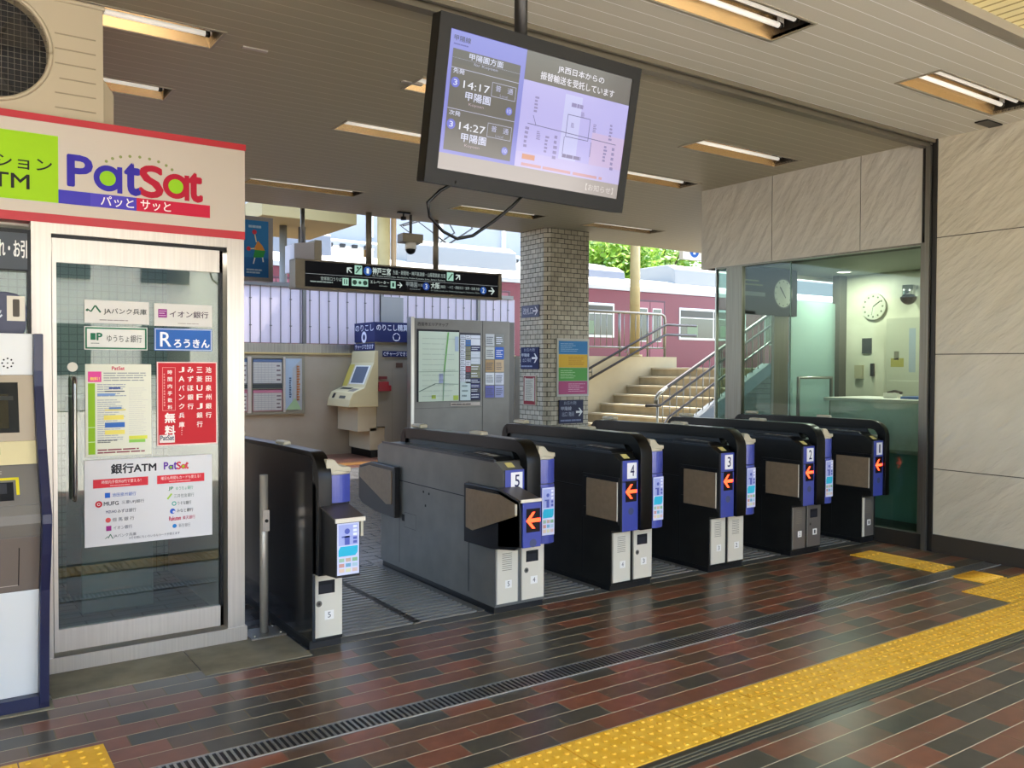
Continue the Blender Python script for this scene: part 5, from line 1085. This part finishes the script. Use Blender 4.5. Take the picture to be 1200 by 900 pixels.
t = root('canopy_post', (7.05, 14.5, 0), 'cream pole with a thin pipe rising behind the direction sign', 'post')
b = MB(); b.cyl((7.05, 14.45, 0), (7.05, 14.45, 5.0), .12, M_cream_pole, 18); b.build('pole', t); b = MB(); b.cyl((7.24, 14.42, 0), (7.24, 14.42, 5.0), .05, mat('pipe_tan', '#b08c60', .5), 10); b.build('pipe', t)
b = MB(); b.box(6.5, 24, 12.9, 17.6, 5.0, 5.25, mat('canopy_white', '#c9c6bc', .6)); o = b.build('platform_canopy'); tag(o, 'flat platform canopy roof carried by the cream poles', 'canopy')
t = root('platform_shelter', (5.8, 15.5, 4.2), 'beige roof edge box beyond the ceiling, above the blue poster', 'canopy')
b = MB(); b.prism([(4.95, 4.21), (6.76, 4.21), (6.76, 4.56), (4.95, 4.56)], 'Y', 15.0, 17.4, mat('shelter_beige', '#9c8858', .6)); b.build('roof', t, .01)
for x in (5.65, 6.02):
    b = MB(); b.cyl((x, 15.9, RZ*n_st), (x, 15.9, 4.21), .07, mat('shelter_post', '#6c675e', .5), 12); b.build('post', t)
t = root('platform_sign', (16.2, 15.0, 3.9), 'white platform board with a blue number disc under the ceiling edge', 'sign')
def plat_sign():
    y = 15.0; cx = 15.9
    b = MB(); b.box(cx-.45, cx+.35, y, y+.12, 4.22, 4.62, M_white); b.build('board', t); b = MB(); b.cyl((cx-.3, y+.06, 4.6), (cx-.3, y+.06, 5.0), .02, rs, 8); b.cyl((cx+.2, y+.06, 4.6), (cx+.2, y+.06, 5.0), .02, rs, 8); b.build('hanger', t)
    a = Art((cx, y-.002, 4.45), step=.003); a.disc(-.05, 0, .17, '#1c5cb4', 1); a.text('1', -.09, -.09, -.01, .09, '#e8eef4', 2); a.build(t)
plat_sign()

# ================================================================ train
def train():
    t = root('train_car', (18, 21.4, .4), 'maroon commuter train car with white roof at the platform', 'train')
    mar = mat('train_maroon', '#660f28', .3, coat=.05); wh = mat('train_white', '#b9b7b2', .5); rf = mat('train_roof', '#77797c', .6)
    y0, y1 = 20.0, 22.8; xa, xb = -4.0, 38.0
    b = MB(); b.box(xa, xb, y0, y1, .65, 3.93, mar); b.build('body', t, .02)
    b = MB(); b.prism([(y0-.02, 3.93), (y0-.02, 4.05), (y0+.08, 4.20), (y0+.45, 4.36), (21.4, 4.46), (y1-.45, 4.36), (y1, 4.05), (y1, 3.93)], 'X', xa, xb, wh); b.build('roof', t)
    b = MB(); b.box(xa+.5, xb-.5, y0+.2, y1-.2, .1, .65, M_darkmetal); b.build('underframe', t)
    gl = mat('train_glass', '#2c3b38', .06, coat=.6); frm = mat('window_white', '#c8c8c2', .35, .3); drm = mat('train_door', '#7c2a42', .28, coat=.3)
    xs = 20.5-6.1*4
    while xs < 37:
        if xs > -3.5 and xs+3.16 < 37.5:
            b = MB(); b.box(xs-.06, xs+3.22, y0-.025, y0+.01, 2.44, 3.50, frm); w_ = b.build('window_frame', t, .03, 2)
            for k in range(2):
                u0 = xs+k*1.60; b = MB(); b.box(u0, u0+1.54, y0-.035, y0-.02, 2.52, 3.42, gl); b.box(u0, u0+1.54, y0-.04, y0-.03, 3.16, 3.19, frm); b.box(u0, u0+1.54, y0-.037, y0-.034, 3.19, 3.42, mat('blind_dark', '#3a3a30', .4)); b.box(u0+.3, u0+.8, y0-.037, y0-.034, 2.56, 2.95, mat('seat_green', '#6a7c5c', .5)); b.build('pane', w_)
        xd = xs-2.0
        if -3.5 < xd < 36:
            b = MB(); b.box(xd-.06, xd+1.31, y0-.012, y0+.02, 1.45, 3.68, mat('door_frame', '#4a1c2c', .4)); df = b.build('door_frame', t, .03, 2)
            for k in range(2):
                u0 = xd+.02+.615*k; b = MB(); b.box(u0, u0+.59, y0-.022, y0-.01, 1.5, 3.62, drm); b.box(u0+.10, u0+.49, y0-.03, y0-.02, 2.35, 3.42, frm); b.box(u0+.125, u0+.465, y0-.034, y0-.028, 2.38, 3.39, gl); b.build('door', df)
        xs += 6.1
    for i, (xu, lx) in enumerate(((5.5, 3.0), (10.6, 3.6), (16.0, 2.4), (20.6, 4.6), (27, 3.5))):
        b = MB(); h = 4.98 if i != 2 else 4.72
        b.prism([(20.35, 4.30), (20.40, h-.15), (20.7, h), (22.2, h), (22.45, h-.15), (22.5, 4.30)], 'X', xu, xu+lx, rf if i % 2 == 0 else mat('unit_pale', '#8c8c86', .5)); b.build('roof_unit', t, .03, 2)
    b = MB(); pk = mat('panto_dark', '#4a4844', .5, .4)
    for yy in (20.9, 21.9):
        b.tube([(12.2, yy, 4.98), (11.2, yy, 5.55), (12.6, yy, 6.1)], .035, pk, 6); b.tube([(12.2, yy, 4.98), (13.0, yy, 5.5), (12.6, yy, 6.1)], .03, pk, 6)
    b.tube([(12.6, 20.6, 6.12), (12.6, 22.2, 6.12)], .04, pk, 6); b.tube([(11.3, 20.9, 5.55), (11.3, 21.9, 5.55)], .025, pk, 6); b.build('pantograph', t)
train()
# opposite platform roof
t = root('opposite_canopy', (16, 27, 5), 'long pale roof of the opposite platform beyond the train', 'canopy')
b = MB(); b.prism([(25.5, 5.35), (31, 6.3), (31, 6.5), (25.5, 5.5)], 'X', -8, 22, mat('canopy_pale', '#a2a29e', .6)); b.box(-8, 22, 28.5, 28.7, 5.9, 8.2, mat('backboard_pale', '#8d9095', .6)); b.build('roof', t)
b = MB(); x = -8
while x < 22: b.box(x, x+.16, 25.4, 25.56, 5.30, 5.42, M_darkmetal); x += .42
b.build('eaves_corrugation', t)
for i in range(11):
    b = MB(); b.box(-7+2.9*i, -6.85+2.9*i, 28.4, 28.5, 6.2, 8.2, M_white); b.build('rib', t)
for i in range(5):
    b = MB(); b.cyl((-5+6*i, 28, 0), (-5+6*i, 28, 5.95), .12, M_cream_pole, 10); b.build('post', t)
b = MB(); b.box(-20, 60, 18.2, 60, -.4, -.2, noisy('track_ballast', '#6a6258', '#7c7468', 8, .9)); b.build('ground_track', kind='structure')
# trees beyond
def leafmat(name, c):
    m = mat(name, c, .6); n, l, bb = nodes(m); tr = n.new('ShaderNodeBsdfTranslucent'); tr.inputs[0].default_value = lin(c); mx = n.new('ShaderNodeMixShader'); mx.inputs[0].default_value = .5
    l.new(bb.outputs[0], mx.inputs[1]); l.new(tr.outputs[0], mx.inputs[2]); l.new(mx.outputs[0], n['Material Output'].inputs[0]); return m
LM = [leafmat('leaf_a', '#8fb43c'), leafmat('leaf_b', '#a9c850'), leafmat('leaf_c', '#5f8a30')]
def tree(x, y, h, r, label, seed):
    rd = random.Random(seed); t = root('tree', (x, y, 0), label, 'tree', 'trees beyond the train')
    b = MB(); bk = mat('bark', '#5a4a38', .9); b.cyl((x, y, -.3), (x+.2, y, h*.6), .28, bk, 10, .16)
    for k in range(7):
        a = rd.random()*6.28; b.cyl((x+.15, y, h*(.35+.04*k)), (x+r*.7*math.cos(a), y+r*.7*math.sin(a), h*(.55+.06*k)), .09, bk, 6, .03)
    b.build('trunk', t)
    b = MB(); cl = [(rd.uniform(-r, r)*.7, rd.uniform(-r, r)*.7, h*(.60+.36*rd.random()), r*(.3+.25*rd.random())) for _ in range(34)]
    for (cx, cy, cz, cr) in cl:
        m = LM[rd.randrange(3)]
        for _ in range(260):
            v = Vector((rd.gauss(0, 1), rd.gauss(0, 1), rd.gauss(0, 1))).normalized()*cr*(.6+.45*rd.random()); c = Vector((x+cx, y+cy, cz))+v
            u = Vector((rd.gauss(0, 1), rd.gauss(0, 1), rd.gauss(0, 1))).normalized(); w = u.orthogonal().normalized(); s_ = .13+.08*rd.random()
            b.face([c-u*s_, c-w*s_*.6, c+u*s_, c+w*s_*.6], m)
    b.build('crown', t)
tree(28.9, 33.0, 8.6, 3.0, 'bright green leafy tree directly right of the tiled pillar', 1)
tree(35.4, 36.5, 9.6, 3.2, 'yellow green tree just right of the cream pole', 2)
# far town: a pale building across the street behind the viewer, as the door glass mirrors it
t = root('street_building', (0, -24, 0), 'pale building across the street, mirrored in the booth glass', 'building')
b = MB(); b.box(-14, 12, -30, -22, 0, 7.5, mat('house_white', '#cfccc2', .8)); b.build('walls', t); b = MB(); b.box(-14.5, 12.5, -30.5, -21.5, 7.5, 7.9, mat('house_roof', '#8a6a52', .7)); b.build('roof', t)
for i in range(8):
    for j in range(2):
        b = MB(); b.box(-13+3.2*i, -11.4+3.2*i, -22.02, -21.95, 1.2+3.2*j, 2.9+3.2*j, mat('house_glass', '#3c4850', .1)); b.build('window', t)
for o in bpy.data.objects:
    if '_w' in o: del o['_w']
